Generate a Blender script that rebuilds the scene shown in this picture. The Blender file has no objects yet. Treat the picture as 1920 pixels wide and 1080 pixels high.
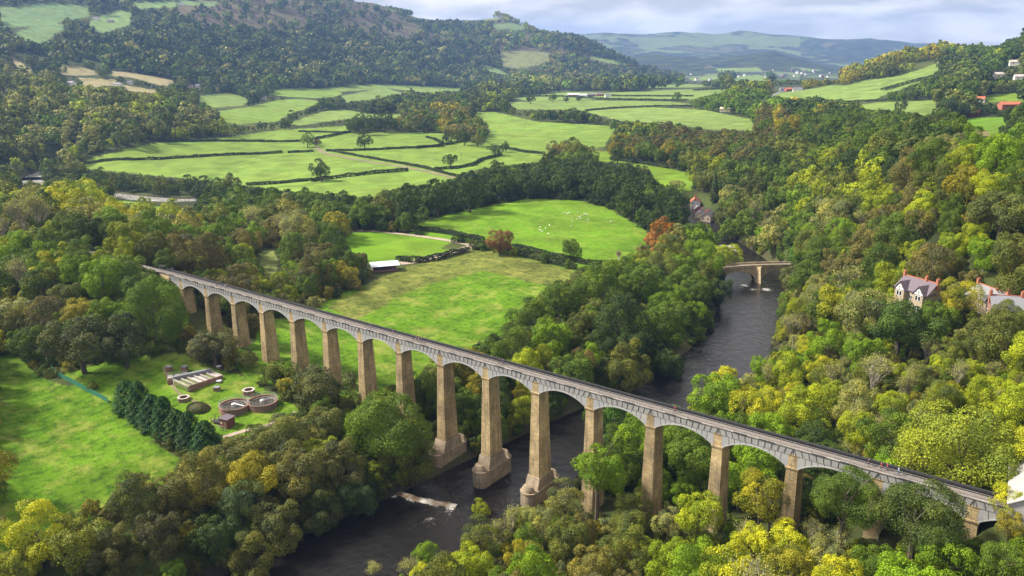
import bpy, bmesh, math, random
import numpy as np
from mathutils import Vector, Matrix
# ------------------------------------------------------------------ camera, sky, sun, exposure
SC = bpy.context.scene
CAM = np.array([287.105, -150.7, 78.342]); YAW, PITCH, ROLL, F = -0.658, 0.281, -0.011, 1503.075
_cy, _sy, _cp, _sp = math.cos(YAW), math.sin(YAW), math.cos(PITCH), math.sin(PITCH)
FW = np.array([_sy*_cp, _cy*_cp, -_sp]); RT0 = np.array([_cy, -_sy, 0.0]); UP0 = np.cross(RT0, FW)
RT = RT0*math.cos(ROLL) + UP0*math.sin(ROLL); UP = -RT0*math.sin(ROLL) + UP0*math.cos(ROLL)
cd = bpy.data.cameras.new('camera'); cam = bpy.data.objects.new('camera', cd); SC.collection.objects.link(cam)
cam.matrix_world = Matrix(((RT[0], UP[0], -FW[0], CAM[0]), (RT[1], UP[1], -FW[1], CAM[1]), (RT[2], UP[2], -FW[2], CAM[2]), (0, 0, 0, 1)))
cd.sensor_fit = 'HORIZONTAL'; cd.sensor_width = 36; cd.lens = 36*F/1920; cd.clip_start = 1; cd.clip_end = 60000
SC.camera = cam
SUN_AZ, SUN_EL = math.radians(-120), math.radians(44)      # azimuth from +Y towards +X
w = bpy.data.worlds.new('World'); SC.world = w; w.use_nodes = True
nt = w.node_tree; N = nt.nodes; L = nt.links; N.clear()
def nd(t, **k):
    n = N.new(t)
    for a, b in k.items(): setattr(n, a, b)
    return n
out = nd('ShaderNodeOutputWorld'); bg = nd('ShaderNodeBackground'); sky = nd('ShaderNodeTexSky', sky_type='NISHITA')
sky.sun_disc = False; sky.sun_elevation = SUN_EL; sky.sun_rotation = SUN_AZ
tc = nd('ShaderNodeTexCoord'); sep = nd('ShaderNodeSeparateXYZ'); L.new(tc.outputs['Generated'], sep.inputs[0])
# project the view direction on a cloud layer
ad = nd('ShaderNodeMath', operation='ADD'); L.new(sep.outputs['Z'], ad.inputs[0]); ad.inputs[1].default_value = 0.24
mx = nd('ShaderNodeMath', operation='MAXIMUM'); L.new(ad.outputs[0], mx.inputs[0]); mx.inputs[1].default_value = 0.05
dx = nd('ShaderNodeMath', operation='DIVIDE'); L.new(sep.outputs['X'], dx.inputs[0]); L.new(mx.outputs[0], dx.inputs[1])
dy = nd('ShaderNodeMath', operation='DIVIDE'); L.new(sep.outputs['Y'], dy.inputs[0]); L.new(mx.outputs[0], dy.inputs[1])
cb = nd('ShaderNodeCombineXYZ'); L.new(dx.outputs[0], cb.inputs[0]); L.new(dy.outputs[0], cb.inputs[1])
no = nd('ShaderNodeTexNoise'); L.new(cb.outputs[0], no.inputs['Vector']); no.inputs['Scale'].default_value = 2.6; no.inputs['Detail'].default_value = 6; no.inputs['Roughness'].default_value = 0.5; no.inputs['Distortion'].default_value = 0.3
cr = nd('ShaderNodeValToRGB'); L.new(no.outputs['Fac'], cr.inputs[0])
cr.color_ramp.elements[0].position = 0.42; cr.color_ramp.elements[0].color = (5.3, 5.0, 4.75, 1)
cr.color_ramp.elements[1].position = 0.62; cr.color_ramp.elements[1].color = (9.3, 8.7, 8.2, 1)
mixn = nd('ShaderNodeMix', data_type='RGBA'); mixn.inputs[0].default_value = 0.93
L.new(sky.outputs[0], mixn.inputs[6]); L.new(cr.outputs[0], mixn.inputs[7]); L.new(mixn.outputs[2], bg.inputs[0])
bg.inputs[1].default_value = 0.05; L.new(bg.outputs[0], out.inputs[0])
sl = bpy.data.lights.new('sun', 'SUN'); sl.energy = 3.2; sl.angle = math.radians(10); sl.color = (1.0, 0.93, 0.82)
so = bpy.data.objects.new('sun', sl); SC.collection.objects.link(so)
sdir = Vector((math.sin(SUN_AZ)*math.cos(SUN_EL), math.cos(SUN_AZ)*math.cos(SUN_EL), math.sin(SUN_EL)))
so.rotation_euler = sdir.to_track_quat('Z', 'Y').to_euler()
SC.view_settings.view_transform = 'Standard'; SC.view_settings.look = 'None'; SC.view_settings.exposure = 1.6; SC.view_settings.gamma = 1
SC.cycles.max_bounces = 5; SC.cycles.diffuse_bounces = 2; SC.cycles.glossy_bounces = 2; SC.cycles.transmission_bounces = 2; SC.cycles.volume_bounces = 0
SC.cycles.caustics_reflective = False; SC.cycles.caustics_refractive = False

rng = np.random.default_rng(7); rnd = random.Random(7)
# ------------------------------------------------------------------ projection helpers
def project(P):
    d = np.asarray(P, float) - CAM; wv = d @ FW; ws = np.where(np.abs(wv) < 1e-6, 1e-6, wv)
    return 960 + F*(d @ RT)/ws, 540 - F*(d @ UP)/ws, wv
def raydir(u, v):
    return FW + RT*((u-960)/F) + UP*((540-v)/F)
def at_z(u, v, z):
    d = raydir(u, v); return CAM + d*((z-CAM[2])/d[2])
def at_d(u, v, dist):
    d = raydir(u, v); return CAM + d*(dist/math.hypot(d[0], d[1]))
WATER = -33.0
# ------------------------------------------------------------------ terrain heights (control points read off the photograph)
CZ = [ # pixel u, v, height
 (0,650,-20),(0,800,-22),(0,1080,-23),(300,900,-23),(150,760,-22),(300,720,-21.5),(465,755,-21.5),(550,700,-20),(430,665,-19),(600,800,-24),(450,900,-25),(300,1080,-27),
 (700,560,-22),(850,550,-23),(850,650,-24),(650,600,-22),(700,700,-23),(800,720,-27),(750,450,-22),(1000,420,-22),(1150,440,-23),(1000,380,-22),(1000,470,-22.5),(900,470,-22),
 (600,500,-20),(500,450,-19),(550,410,-20),(400,400,-22),(300,400,-24),(600,330,-24),(300,300,-25),(170,305,-27),(500,270,-23),(700,270,-23),(800,330,-22),(900,290,-22),
 (1000,240,-18),(1100,230,-16),(1230,330,-21),(950,215,-15),(1100,200,-12),(1250,215,-14),(1400,230,-11),(1000,183,-10),(1120,178,-8),(1250,182,-8),(1300,167,-8),(1400,162,-8),
 (1040,570,-23),(1100,650,-25),(1200,560,-25),(1250,480,-25),(1250,620,-28),(1000,750,-28),(1180,700,-28),(1250,420,-24),(1290,380,-24),(1330,395,-27),(1230,350,-22),
 (1500,620,-24),(1560,620,-18),(1620,640,-9),(1720,575,0),(1870,600,2),(1750,450,12),(1600,430,-4),(1500,400,-16),(1440,400,-25),(1390,400,-28),(1900,450,20),(1900,350,32),(1750,330,27),(1600,320,9),(1450,310,-8),
 (1350,310,-15),(1280,290,-16),(1220,270,-16),(1500,255,4),(1600,240,14),(1750,240,22),(1850,240,24),(1900,270,30),(1500,480,-18),(1600,520,-10),
 (1500,700,-25),(1600,720,-16),(1750,700,-3),(1900,720,4),(1450,740,-28),(1550,770,-20),(1900,900,2.5),
 (20,300,-31),(60,335,-34),(0,345,-33),(240,372,-33),(130,345,-31),(400,385,-30),(0,400,-10),(100,400,-8),(0,480,-6),(0,560,-14)]
CDd = [ # pixel u, v, ground distance
 (0,240,1050),(0,190,1250),(200,250,1050),(200,190,1300),(350,225,1250),(350,190,1500),(440,222,1300),(500,215,1400),(0,165,1600),(200,160,1700),(350,165,1850),(480,182,1850),(600,192,1700),(700,190,1900),(800,178,2200),(850,167,2600),
 (0,100,2000),(0,50,2300),(0,0,2700),(0,-60,3200),(200,130,2000),(200,80,2300),(200,30,2700),(200,-45,3300),(400,140,2100),(400,80,2500),(400,0,3100),(400,-45,3600),(600,155,2300),(600,100,2700),(600,30,3200),(560,-25,3650),(640,-4,3600),
 (750,150,2600),(750,100,3000),(750,50,3500),(700,10,3900),(745,22,4000),(870,146,2900),(870,100,3300),(870,60,3800),(800,34,4200),(870,37,4300),(925,34,4350),(945,30,4350),(965,38,4300),(985,50,4200),(1010,62,4000),(1000,100,3500),(1000,140,3100),
 (1060,70,3900),(1100,84,3800),(1100,122,3400),(1150,111,3700),(1150,150,3200),(1200,139,3500),(1240,153,3400),(1230,158,3000),
 (640,60,4600),(745,70,5000),(870,90,5300),(945,90,5300),(1060,110,5000),(1150,135,4700),(1200,145,4500),
 (1300,146,4300),(1450,142,4500),(1560,142,4500),(1620,145,4300),(1180,107,6000),(1230,101,6000),(1310,107,6000),(1400,101,6000),(1450,99,6000),(1500,114,6000),(1560,128,6000),(1600,134,6200),(1350,122,5400),(1450,118,5500),
 (1200,112,7400),(1310,112,7400),(1400,108,7400),(1500,118,7400),(1600,125,7400),(1700,130,7000),
 (700,66,9500),(900,64,9500),(1000,63,9500),(1100,62,9500),(1240,61,9500),(1310,61,9500),(1390,63,9500),(1460,64,9500),(1500,70,9500),(1560,75,9500),(1600,74,9500),(1660,74,9500),(1690,82,9500),(1730,87,9500),(1760,82,9500),(1800,82,9500),(1845,91,9500),(1920,100,9500),(2100,100,9500),(-300,60,9500),(200,60,9500),
 (1200,80,8600),(1350,85,8600),(1500,90,8600),(1620,98,8600),(1750,104,8600),
 (1000,80,12000),(1300,80,12000),(1600,90,12000),(1900,105,12000),(0,80,12000),
 (1700,220,930),(1800,232,950),(1700,192,1150),(1600,192,1300),(1700,172,1400),(1650,152,1550),(1750,132,1600),(1550,162,1620),(1480,177,1500),(1600,150,1850),(1640,133,1850),(1700,112,1800),(1750,105,1800),(1590,158,1900),(1540,168,2000),
 (1850,132,1500),(1850,180,1150),(1920,180,1150),(1900,112,1450),(1800,112,1700),(1860,98,1750),(1920,80,1750),(2000,52,1800),(2150,30,1900),(2150,200,1000),(2100,300,500),
 (1640,145,2500),(1700,130,2600),(1800,130,2700),(1920,110,2700),(-300,30,2400),(-300,150,1500),(-300,300,800),(-350,500,330)]
CW = [(-20,2,1.2),(-60,2,1.2),(-100,3,1.2),(-140,5,1.5),(0,2,0.6),(-20,-9,-2),(-20,12,-2),(-60,-10,-1),(-60,14,-1),(-20,-32,-17),(-60,-34,-16),(-100,-40,-14),(-20,34,-17),(-60,38,-14),(8,0,-5),(12,-12,-11),(12,12,-11),(18,2,-13),(35,2,-16.5),(51,2,-19),(65,2,-20.5),(80,2,-20.5),
 (97,2,-21.5),(113,2,-23),(129,2,-26.5),(138,2,-30),(190,4,-31),(208,2,-28),(226,2,-24),(242,2,-18),(258,2,-12.5),(274,2,-8),(290,2,-3),(300,2,-.3),(320,2,0.8),(350,2,1),(400,0,2),
 (220,-60,-26),(260,-60,-19),(300,-50,-9),(330,-20,-2),(180,-60,-31),(300,-100,-16),(200,-110,-29),(240,-100,-24),(240,40,-22),(270,50,-13),(300,40,-3),(330,60,3),(220,80,-27),(250,90,-17),(285,100,-3),(200,150,-27),(230,150,-10),
 (287,-150,-16),(287,-260,-14),(100,-300,-26),(450,-150,0),(500,100,20),(150,-200,-30),(0,-250,-22),(287,-190,-15),(240,-150,-24),(340,-150,-8)]
pts = [at_z(*c) for c in CZ] + [at_d(*c) for c in CDd] + [np.array(c, float) for c in CW]
pts = np.array(pts)
def toq(x, y):
    dx, dy = x-CAM[0], y-CAM[1]; return np.arctan2(dx, dy), np.log(np.maximum(np.hypot(dx, dy), 8.0))
AZC = YAW
def qspace(x, y):
    a, l = toq(x, y); a = (a-AZC+np.pi) % (2*np.pi) - np.pi
    return np.stack([a*4.0, l*1.6], -1)
Q = qspace(pts[:, 0], pts[:, 1])
D = np.linalg.norm(Q[:, None]-Q[None], axis=-1); n = len(Q)
A = np.zeros((n+1, n+1)); A[:n, :n] = D - 0.012*np.eye(n); A[:n, n] = 1; A[n, :n] = 1
# fit the slope as seen from above: heights grow with distance, so weight by distance
DD = np.hypot(pts[:, 0]-CAM[0], pts[:, 1]-CAM[1])
rhs = np.append((pts[:, 2]-CAM[2]+100)/(DD+250), 0); sol = np.linalg.solve(A, rhs)
# river centre lines
RIV = [(1292,392,8),(1312,408,9),(1345,445,9),(1390,482,12),(1420,520,16),(1410,570,14),(1395,620,14),(1362,670,15),(1300,720,15),(1215,765,15),(1120,810,15),(1035,858,16),(950,905,17),(860,955,17),(760,1003,17),(650,1055,17),(540,1120,18),(400,1220,18)]
RIV2 = [(-200,325,14),(-60,332,14),(20,338,13),(58,338,13),(90,322,12),(150,300,11),(175,294,9)]
RIV3 = [(58,340,11),(120,352,9),(200,365,9),(260,372,9),(330,377,9),(380,376,9),(440,366,8)]
def rivw(R): return np.array([list(at_z(u, v, WATER)[:2])+[h] for u, v, h in R])
RW = [rivw(RIV), rivw(RIV2), rivw(RIV3)]
RW[0] = np.vstack([RW[0], [[75, -170, 18], [20, -260, 20]]])
def rivdist(x, y):
    """signed distance past the bank (negative inside the water)"""
    best = np.full(np.shape(x), 1e9)
    for R in RW:
        for i in range(len(R)-1):
            a, b = R[i], R[i+1]; ab = b[:2]-a[:2]; l2 = ab@ab
            t = np.clip(((x-a[0])*ab[0]+(y-a[1])*ab[1])/l2, 0, 1)
            d = np.hypot(x-a[0]-ab[0]*t, y-a[1]-ab[1]*t) - (a[2]*(1-t)+b[2]*t)
            best = np.minimum(best, d)
    return best
def hash_noise(x, y, s, seed=0):
    """smooth value noise"""
    X, Y = x/s, y/s; i, j = np.floor(X), np.floor(Y); fx, fy = X-i, Y-j; fx = fx*fx*(3-2*fx); fy = fy*fy*(3-2*fy)
    def h(a, b):
        v = np.sin(a*127.1+b*311.7+seed*74.7)*43758.5453; return v-np.floor(v)
    return (h(i, j)*(1-fx)+h(i+1, j)*fx)*(1-fy)+(h(i, j+1)*(1-fx)+h(i+1, j+1)*fx)*fy
def height_raw(x, y):
    x = np.asarray(x, float); y = np.asarray(y, float); sh = x.shape; x = x.ravel(); y = y.ravel(); o = np.zeros(len(x))
    for s in range(0, len(x), 20000):
        q = qspace(x[s:s+20000], y[s:s+20000]); dd = np.hypot(x[s:s+20000]-CAM[0], y[s:s+20000]-CAM[1])
        k = np.sqrt(((q[:, None]-Q[None])**2).sum(-1))
        o[s:s+20000] = (k@sol[:n]+sol[n])*(dd+250) + CAM[2]-100
    dd = np.hypot(x-CAM[0], y-CAM[1])
    amp = np.clip((dd-1500)/3000, 0, 1)
    o += amp*((hash_noise(x, y, 420, 1)-.5)*34+(hash_noise(x, y, 170, 2)-.5)*14)*np.where(dd > 7500, 1.6, 1)*np.clip((o+30)/60, 0, 1)
    o += (hash_noise(x, y, 23, 3)-.5)*0.8*np.clip((1500-dd)/1500, 0, 1)
    r = rivdist(x, y)
    bank = np.clip(r/9.0, 0, 1); bank = bank*bank*(3-2*bank)
    lo = WATER+1.0*np.clip(r/1.5, -1.6, 1); o = np.where(r < 9, np.minimum(np.maximum(o, WATER+1.0), np.maximum(o, WATER+1.0))*bank+lo*(1-bank), np.maximum(o, WATER+.8))
    # canal embankment and cutting kept level
    on = (x < 3)&(x > -150)&(np.abs(y-2) < 5); o = np.where(on, np.minimum(np.maximum(o, 0.2), 1.1), o)
    on = (x > 303)&(x < 420)&(np.abs(y-2) < 5); o = np.where(on, np.minimum(o, 1.1), o)
    return o.reshape(sh)
# polar grid centred below the camera
azs = np.concatenate([np.radians(np.linspace(-180, -46, 34))[:-1], np.radians(np.linspace(-46, 42, 880)), np.radians(np.linspace(42, 180, 36))[1:]])
rs = np.concatenate([[0.0], np.exp(np.linspace(math.log(12), math.log(85), 26))[:-1], np.exp(np.linspace(math.log(85), math.log(13000), 760))])
NA, NR = len(azs), len(rs)
AA, RR = np.meshgrid(azs+AZC, rs, indexing='ij')
GX = CAM[0]+RR*np.sin(AA); GY = CAM[1]+RR*np.cos(AA); GZ = height_raw(GX, GY)
def height(x, y):
    x = np.asarray(x, float); y = np.asarray(y, float)
    dx, dy = x-CAM[0], y-CAM[1]; a = (np.arctan2(dx, dy)-AZC+np.pi) % (2*np.pi)-np.pi; r = np.hypot(dx, dy)
    i = np.clip(np.searchsorted(azs, a)-1, 0, NA-2); j = np.clip(np.searchsorted(rs, r)-1, 0, NR-2)
    ta = np.clip((a-azs[i])/(azs[i+1]-azs[i]), 0, 1); tr = np.clip((r-rs[j])/(rs[j+1]-rs[j]), 0, 1)
    return (GZ[i, j]*(1-ta)+GZ[i+1, j]*ta)*(1-tr)+(GZ[i, j+1]*(1-ta)+GZ[i+1, j+1]*ta)*tr
def H(x, y): return float(height(x, y))
def at(u, v, off=0.0, far=12000.0):
    """first ground point (raised by off metres) the ray through pixel (u, v) meets"""
    d = raydir(u, v); d = d/math.hypot(d[0], d[1]); t = np.exp(np.linspace(math.log(40), math.log(far), 2600))
    z = CAM[2]+d[2]*t; g = height(CAM[0]+d[0]*t, CAM[1]+d[1]*t)+off; k = np.argmax(z < g)
    if not (z < g).any(): k = len(t)-1
    tt = t[k]; return Vector((CAM[0]+d[0]*tt, CAM[1]+d[1]*tt, g[k]-off))
# ------------------------------------------------------------------ object helpers
COL = SC.collection
def link(o): COL.objects.link(o); return o
def tag(o, label=None, cat=None, group=None, kind=None):
    for k, v in (('label', label), ('category', cat), ('group', group), ('kind', kind)):
        if v: o[k] = v
    return o
def empty(name, loc, rz=0.0, label=None, cat=None, group=None):
    o = bpy.data.objects.new(name, None); link(o); o.location = loc; o.rotation_euler = (0, 0, rz); return tag(o, label, cat, group)
def np_mesh(name, V, Fc, mats, matidx=None, attrs=None, smooth=False):
    me = bpy.data.meshes.new(name); V = np.asarray(V, np.float32); Fc = np.asarray(Fc, np.int32); k = Fc.shape[1]
    me.vertices.add(len(V)); me.vertices.foreach_set('co', V.ravel())
    me.loops.add(Fc.size); me.loops.foreach_set('vertex_index', Fc.ravel())
    me.polygons.add(len(Fc)); me.polygons.foreach_set('loop_start', np.arange(0, Fc.size, k, dtype=np.int32))
    if matidx is not None: me.polygons.foreach_set('material_index', np.asarray(matidx, np.int32))
    for m in mats: me.materials.append(m)
    if smooth: me.polygons.foreach_set('use_smooth', np.ones(len(Fc), bool))
    for nm, dom, typ, arr in (attrs or []):
        a = me.attributes.new(nm, typ, dom); a.data.foreach_set('color' if 'COLOR' in typ else 'vector' if 'VECTOR' in typ else 'value', np.asarray(arr, np.float32 if 'INT' not in typ else np.int32).ravel())
    me.update(calc_edges=True); return me
class MB:
    """collects boxes, tubes, prisms and builds them as one mesh"""
    def __init__(s): s.v = []; s.f = []; s.m = []
    def add(s, vs, fs, mi=0):
        b = len(s.v); s.v += [tuple(p) for p in vs]; s.f += [tuple(b+i for i in f) for f in fs]; s.m += [mi]*len(fs)
    def box(s, x0, x1, y0, y1, z0, z1, mi=0):
        s.add([(x0,y0,z0),(x1,y0,z0),(x1,y1,z0),(x0,y1,z0),(x0,y0,z1),(x1,y0,z1),(x1,y1,z1),(x0,y1,z1)],
              [(0,3,2,1),(4,5,6,7),(0,1,5,4),(1,2,6,5),(2,3,7,6),(3,0,4,7)], mi)
    def hexa(s, b, t, mi=0):
        s.add(list(b)+list(t), [(0,3,2,1),(4,5,6,7),(0,1,5,4),(1,2,6,5),(2,3,7,6),(3,0,4,7)], mi)
    def taper(s, cx, cy, z0, z1, bx, by, tx, ty, mi=0, oy=0):
        s.hexa([(cx-bx,cy-by,z0),(cx+bx,cy-by,z0),(cx+bx,cy+by,z0),(cx-bx,cy+by,z0)], [(cx-tx,cy+oy-ty,z1),(cx+tx,cy+oy-ty,z1),(cx+tx,cy+oy+ty,z1),(cx-tx,cy+oy+ty,z1)], mi)
    def tube(s, a, b, r0, r1=None, k=6, mi=0):
        r1 = r0 if r1 is None else r1; a = Vector(a); b = Vector(b); d = (b-a)
        if d.length < 1e-6: return
        d.normalize(); u = d.orthogonal().normalized(); w_ = d.cross(u)
        vs = [a+(u*math.cos(2*math.pi*i/k)+w_*math.sin(2*math.pi*i/k))*r0 for i in range(k)]+[b+(u*math.cos(2*math.pi*i/k)+w_*math.sin(2*math.pi*i/k))*r1 for i in range(k)]
        s.add(vs, [(i, (i+1) % k, k+(i+1) % k, k+i) for i in range(k)]+[tuple(range(k))[::-1], tuple(range(k, 2*k))], mi)
    def lathe(s, prof, cx=0, cy=0, k=32, mi=0, cap=True):
        b = [(cx+r*math.cos(2*math.pi*i/k), cy+r*math.sin(2*math.pi*i/k), z) for r, z in prof for i in range(k)]
        fs = [(j*k+i, j*k+(i+1) % k, (j+1)*k+(i+1) % k, (j+1)*k+i) for j in range(len(prof)-1) for i in range(k)]
        if cap: fs += [tuple(range(k))[::-1], tuple(range((len(prof)-1)*k, len(prof)*k))]
        s.add(b, fs, mi)
    def build(s, name, mats, parent=None, loc=None, smooth=False):
        me = bpy.data.meshes.new(name); me.from_pydata(s.v, [], s.f)
        for m in (mats if isinstance(mats, (list, tuple)) else [mats]): me.materials.append(m)
        me.polygons.foreach_set('material_index', s.m)
        if smooth: me.polygons.foreach_set('use_smooth', [True]*len(s.f))
        me.update(); o = bpy.data.objects.new(name, me); link(o)
        if parent: o.parent = parent
        if loc is not None: o.location = loc
        return o
# ------------------------------------------------------------------ materials
def newmat(name):
    m = bpy.data.materials.new(name); m.use_nodes = True; t = m.node_tree
    for x in list(t.nodes): t.nodes.remove(x)
    return m, t
def mk(t, typ, ins=None, **k):
    x = t.nodes.new(typ)
    for a, b in k.items(): setattr(x, a, b)
    for a, b in (ins or {}).items():
        if isinstance(b, bpy.types.NodeSocket): t.links.new(b, x.inputs[a])
        else: x.inputs[a].default_value = b
    return x
def mulc(t, c, f):        # colour times value
    x = mk(t, 'ShaderNodeVectorMath', operation='SCALE'); t.links.new(c, x.inputs[0])
    if isinstance(f, bpy.types.NodeSocket): t.links.new(f, x.inputs['Scale'])
    else: x.inputs['Scale'].default_value = f
    return x.outputs[0]
def rng_(t, s, a, b, c, d):
    x = mk(t, 'ShaderNodeMapRange', {0: s, 1: a, 2: b, 3: c, 4: d}); return x.outputs[0]
def mixc(t, f, a, b):
    x = mk(t, 'ShaderNodeMix', data_type='RGBA')
    for i, val in ((0, f), (6, a), (7, b)):
        if isinstance(val, bpy.types.NodeSocket): t.links.new(val, x.inputs[i])
        else: x.inputs[i].default_value = val
    return x.outputs[2]
def rgba(c): return (c[0], c[1], c[2], 1)
def surf(name, c, rough=0.8, metal=0.0, var=0.25, scale=1.0, dark=None, spec=0.3, stretch=(1, 1, 1), bump=0.0):
    """weathered surface: two noises vary the base colour, a third lays stains of colour dark"""
    m, t = newmat(name); tcn = mk(t, 'ShaderNodeTexCoord'); mp = mk(t, 'ShaderNodeMapping', {0: tcn.outputs['Object']}); mp.inputs['Scale'].default_value = stretch
    n1 = mk(t, 'ShaderNodeTexNoise', {'Vector': mp.outputs[0], 'Scale': scale, 'Detail': 6.0, 'Roughness': 0.6})
    n2 = mk(t, 'ShaderNodeTexNoise', {'Vector': mp.outputs[0], 'Scale': scale*0.17, 'Detail': 3.0})
    col = mulc(t, mk(t, 'ShaderNodeRGB').outputs[0], rng_(t, n1.outputs[0], .3, .7, 1-var, 1+var)); t.nodes[-1]
    [x for x in t.nodes if x.bl_idname == 'ShaderNodeRGB'][0].outputs[0].default_value = rgba(c)
    if dark: col = mixc(t, rng_(t, n2.outputs[0], .46, .66, 0, .8), col, rgba(dark))
    b = mk(t, 'ShaderNodeBsdfPrincipled', {'Base Color': col, 'Roughness': rough, 'Metallic': metal, 'Specular IOR Level': spec})
    if bump: t.links.new(mk(t, 'ShaderNodeBump', {'Height': n1.outputs[0], 'Strength': bump, 'Distance': .1}).outputs[0], b.inputs['Normal'])
    o = mk(t, 'ShaderNodeOutputMaterial', {0: b.outputs[0]}); return m
def leafmat():
    m, t = newmat('leaves'); a = mk(t, 'ShaderNodeAttribute', attribute_type='INSTANCER', attribute_name='tint')
    lv = mk(t, 'ShaderNodeAttribute', attribute_type='GEOMETRY', attribute_name='lv'); lb = mk(t, 'ShaderNodeAttribute', attribute_type='GEOMETRY', attribute_name='lobe')
    c = mulc(t, a.outputs['Color'], rng_(t, lv.outputs['Fac'], 0, 1, .74, 1.26))
    warm = mk(t, 'ShaderNodeVectorMath', operation='MULTIPLY'); t.links.new(c, warm.inputs[0]); warm.inputs[1].default_value = (1.6, 1.5, 0.8)
    cool = mk(t, 'ShaderNodeVectorMath', operation='MULTIPLY'); t.links.new(c, cool.inputs[0]); cool.inputs[1].default_value = (0.55, 0.68, 0.85)
    c2 = mixc(t, lb.outputs['Fac'], cool.outputs[0], warm.outputs[0])
    d = mk(t, 'ShaderNodeBsdfPrincipled', {'Base Color': c2, 'Roughness': .65, 'Specular IOR Level': .25}); tr = mk(t, 'ShaderNodeBsdfTranslucent', {'Color': c2})
    mx_ = mk(t, 'ShaderNodeMixShader', {0: .25, 1: d.outputs[0], 2: tr.outputs[0]}); mk(t, 'ShaderNodeOutputMaterial', {0: mx_.outputs[0]}); return m
M_LEAF = leafmat()
M_BARK = surf('bark', (.10, .08, .06), .9, var=.4, scale=3)
M_PALEBARK = surf('pale_bark', (.33, .30, .24), .9, var=.3, scale=3)
def stonemat(name, c1, c2, dark, course=.42, block=.9):
    """squared stone in courses with stains running down"""
    m, t = newmat(name); g = mk(t, 'ShaderNodeTexCoord'); sp = mk(t, 'ShaderNodeSeparateXYZ', {0: g.outputs['Object']})
    su = mk(t, 'ShaderNodeMath', {0: sp.outputs[0], 1: sp.outputs[1]}, operation='ADD'); cbn = mk(t, 'ShaderNodeCombineXYZ', {0: su.outputs[0], 1: sp.outputs[2]})
    br = mk(t, 'ShaderNodeTexBrick', {'Vector': cbn.outputs[0], 'Scale': 1.0, 'Color1': rgba(c1), 'Color2': rgba(c2), 'Mortar': rgba([x*.45 for x in c1]), 'Mortar Size': .035, 'Brick Width': block, 'Row Height': course, 'Bias': 0.0})
    mp = mk(t, 'ShaderNodeMapping', {0: g.outputs['Object']}); mp.inputs['Scale'].default_value = (1.0, 1.0, .16)
    n1 = mk(t, 'ShaderNodeTexNoise', {'Vector': mp.outputs[0], 'Scale': .9, 'Detail': 7.0, 'Roughness': .65}); n2 = mk(t, 'ShaderNodeTexNoise', {'Vector': g.outputs['Object'], 'Scale': .22, 'Detail': 5.0})
    c = mulc(t, br.outputs[0], rng_(t, n2.outputs[0], .3, .7, .62, 1.25)); oi = mk(t, 'ShaderNodeObjectInfo'); c = mulc(t, c, rng_(t, oi.outputs['Random'], 0, 1, .82, 1.14)); c = mixc(t, rng_(t, mk(t, 'ShaderNodeTexNoise', {'Vector': mk(t, 'ShaderNodeMapping', {0: g.outputs['Object'], 'Scale': (1.6, 1.6, .07)}).outputs[0], 'Scale': 1.0, 'Detail': 5.0}).outputs[0], .52, .70, 0, .6), c, rgba([x*.8 for x in dark])); c = mixc(t, rng_(t, n1.outputs[0], .5, .72, 0, .75), c, rgba(dark))
    b = mk(t, 'ShaderNodeBsdfPrincipled', {'Base Color': c, 'Roughness': .9, 'Specular IOR Level': .2}); mk(t, 'ShaderNodeOutputMaterial', {0: b.outputs[0]}); return m
M_STONE = stonemat('pier_stone', (.50, .38, .20), (.34, .255, .14), (.12, .10, .075))
M_STONE2 = stonemat('cutwater_stone', (.42, .33, .23), (.34, .265, .18), (.15, .135, .115), .6, 1.3)
M_IRON = surf('painted_iron', (.30, .295, .29), .55, var=.18, scale=1.2, dark=(.27, .265, .26), stretch=(1, 1, .4))
M_IRON2 = surf('spandrel_iron', (.345, .34, .33), .55, var=.12, scale=.8, dark=(.30, .31, .33))
M_DARK = surf('dark_iron', (.055, .055, .06), .7, var=.4, scale=2)
M_JOINT = surf('plate_joint', (.11, .105, .10), .7, var=.3, scale=2)
M_RAIL = surf('rail_iron', (.30, .27, .25), .6, var=.2)
M_PATH = surf('towpath_gravel', (.175, .155, .14), .95, var=.25, scale=1.5, dark=(.2, .17, .15))
M_SLATE = surf('slate_roof', (.16, .15, .18), .6, var=.25, scale=2)
M_REDTILE = surf('red_tile', (.42, .13, .07), .8, var=.25, scale=2)
M_WHITE = surf('white_render', (.75, .73, .70), .8, var=.08, scale=.5)
M_CREAM = surf('cream_stone', (.50, .42, .30), .85, var=.2, scale=2)
M_BRICK = surf('red_brick', (.36, .13, .08), .85, var=.25, scale=3)
M_PINKB = surf('weathered_brick', (.27, .15, .115), .9, var=.3, scale=2, dark=(.16, .12, .10))
M_CONC = surf('concrete', (.42, .38, .35), .9, var=.2, scale=1.5, dark=(.28, .25, .23))
M_METAL = surf('sheet_metal', (.66, .70, .80), .35, metal=.3, var=.08, scale=.6)
M_GLASS = surf('window_glass', (.03, .035, .04), .1, var=.1, spec=.8)
M_GREYMET = surf('galvanised', (.45, .46, .48), .5, metal=.4, var=.1)
M_GREENP = surf('green_paint', (.05, .20, .14), .6, var=.1)
M_WOOL = surf('wool', (.78, .75, .68), .95, var=.1, scale=6)
M_SLUDGE = surf('tank_water', (.035, .03, .02), .7, var=.2, scale=1)
M_TIMBER = surf('timber', (.20, .12, .08), .85, var=.3, scale=3)
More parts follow.
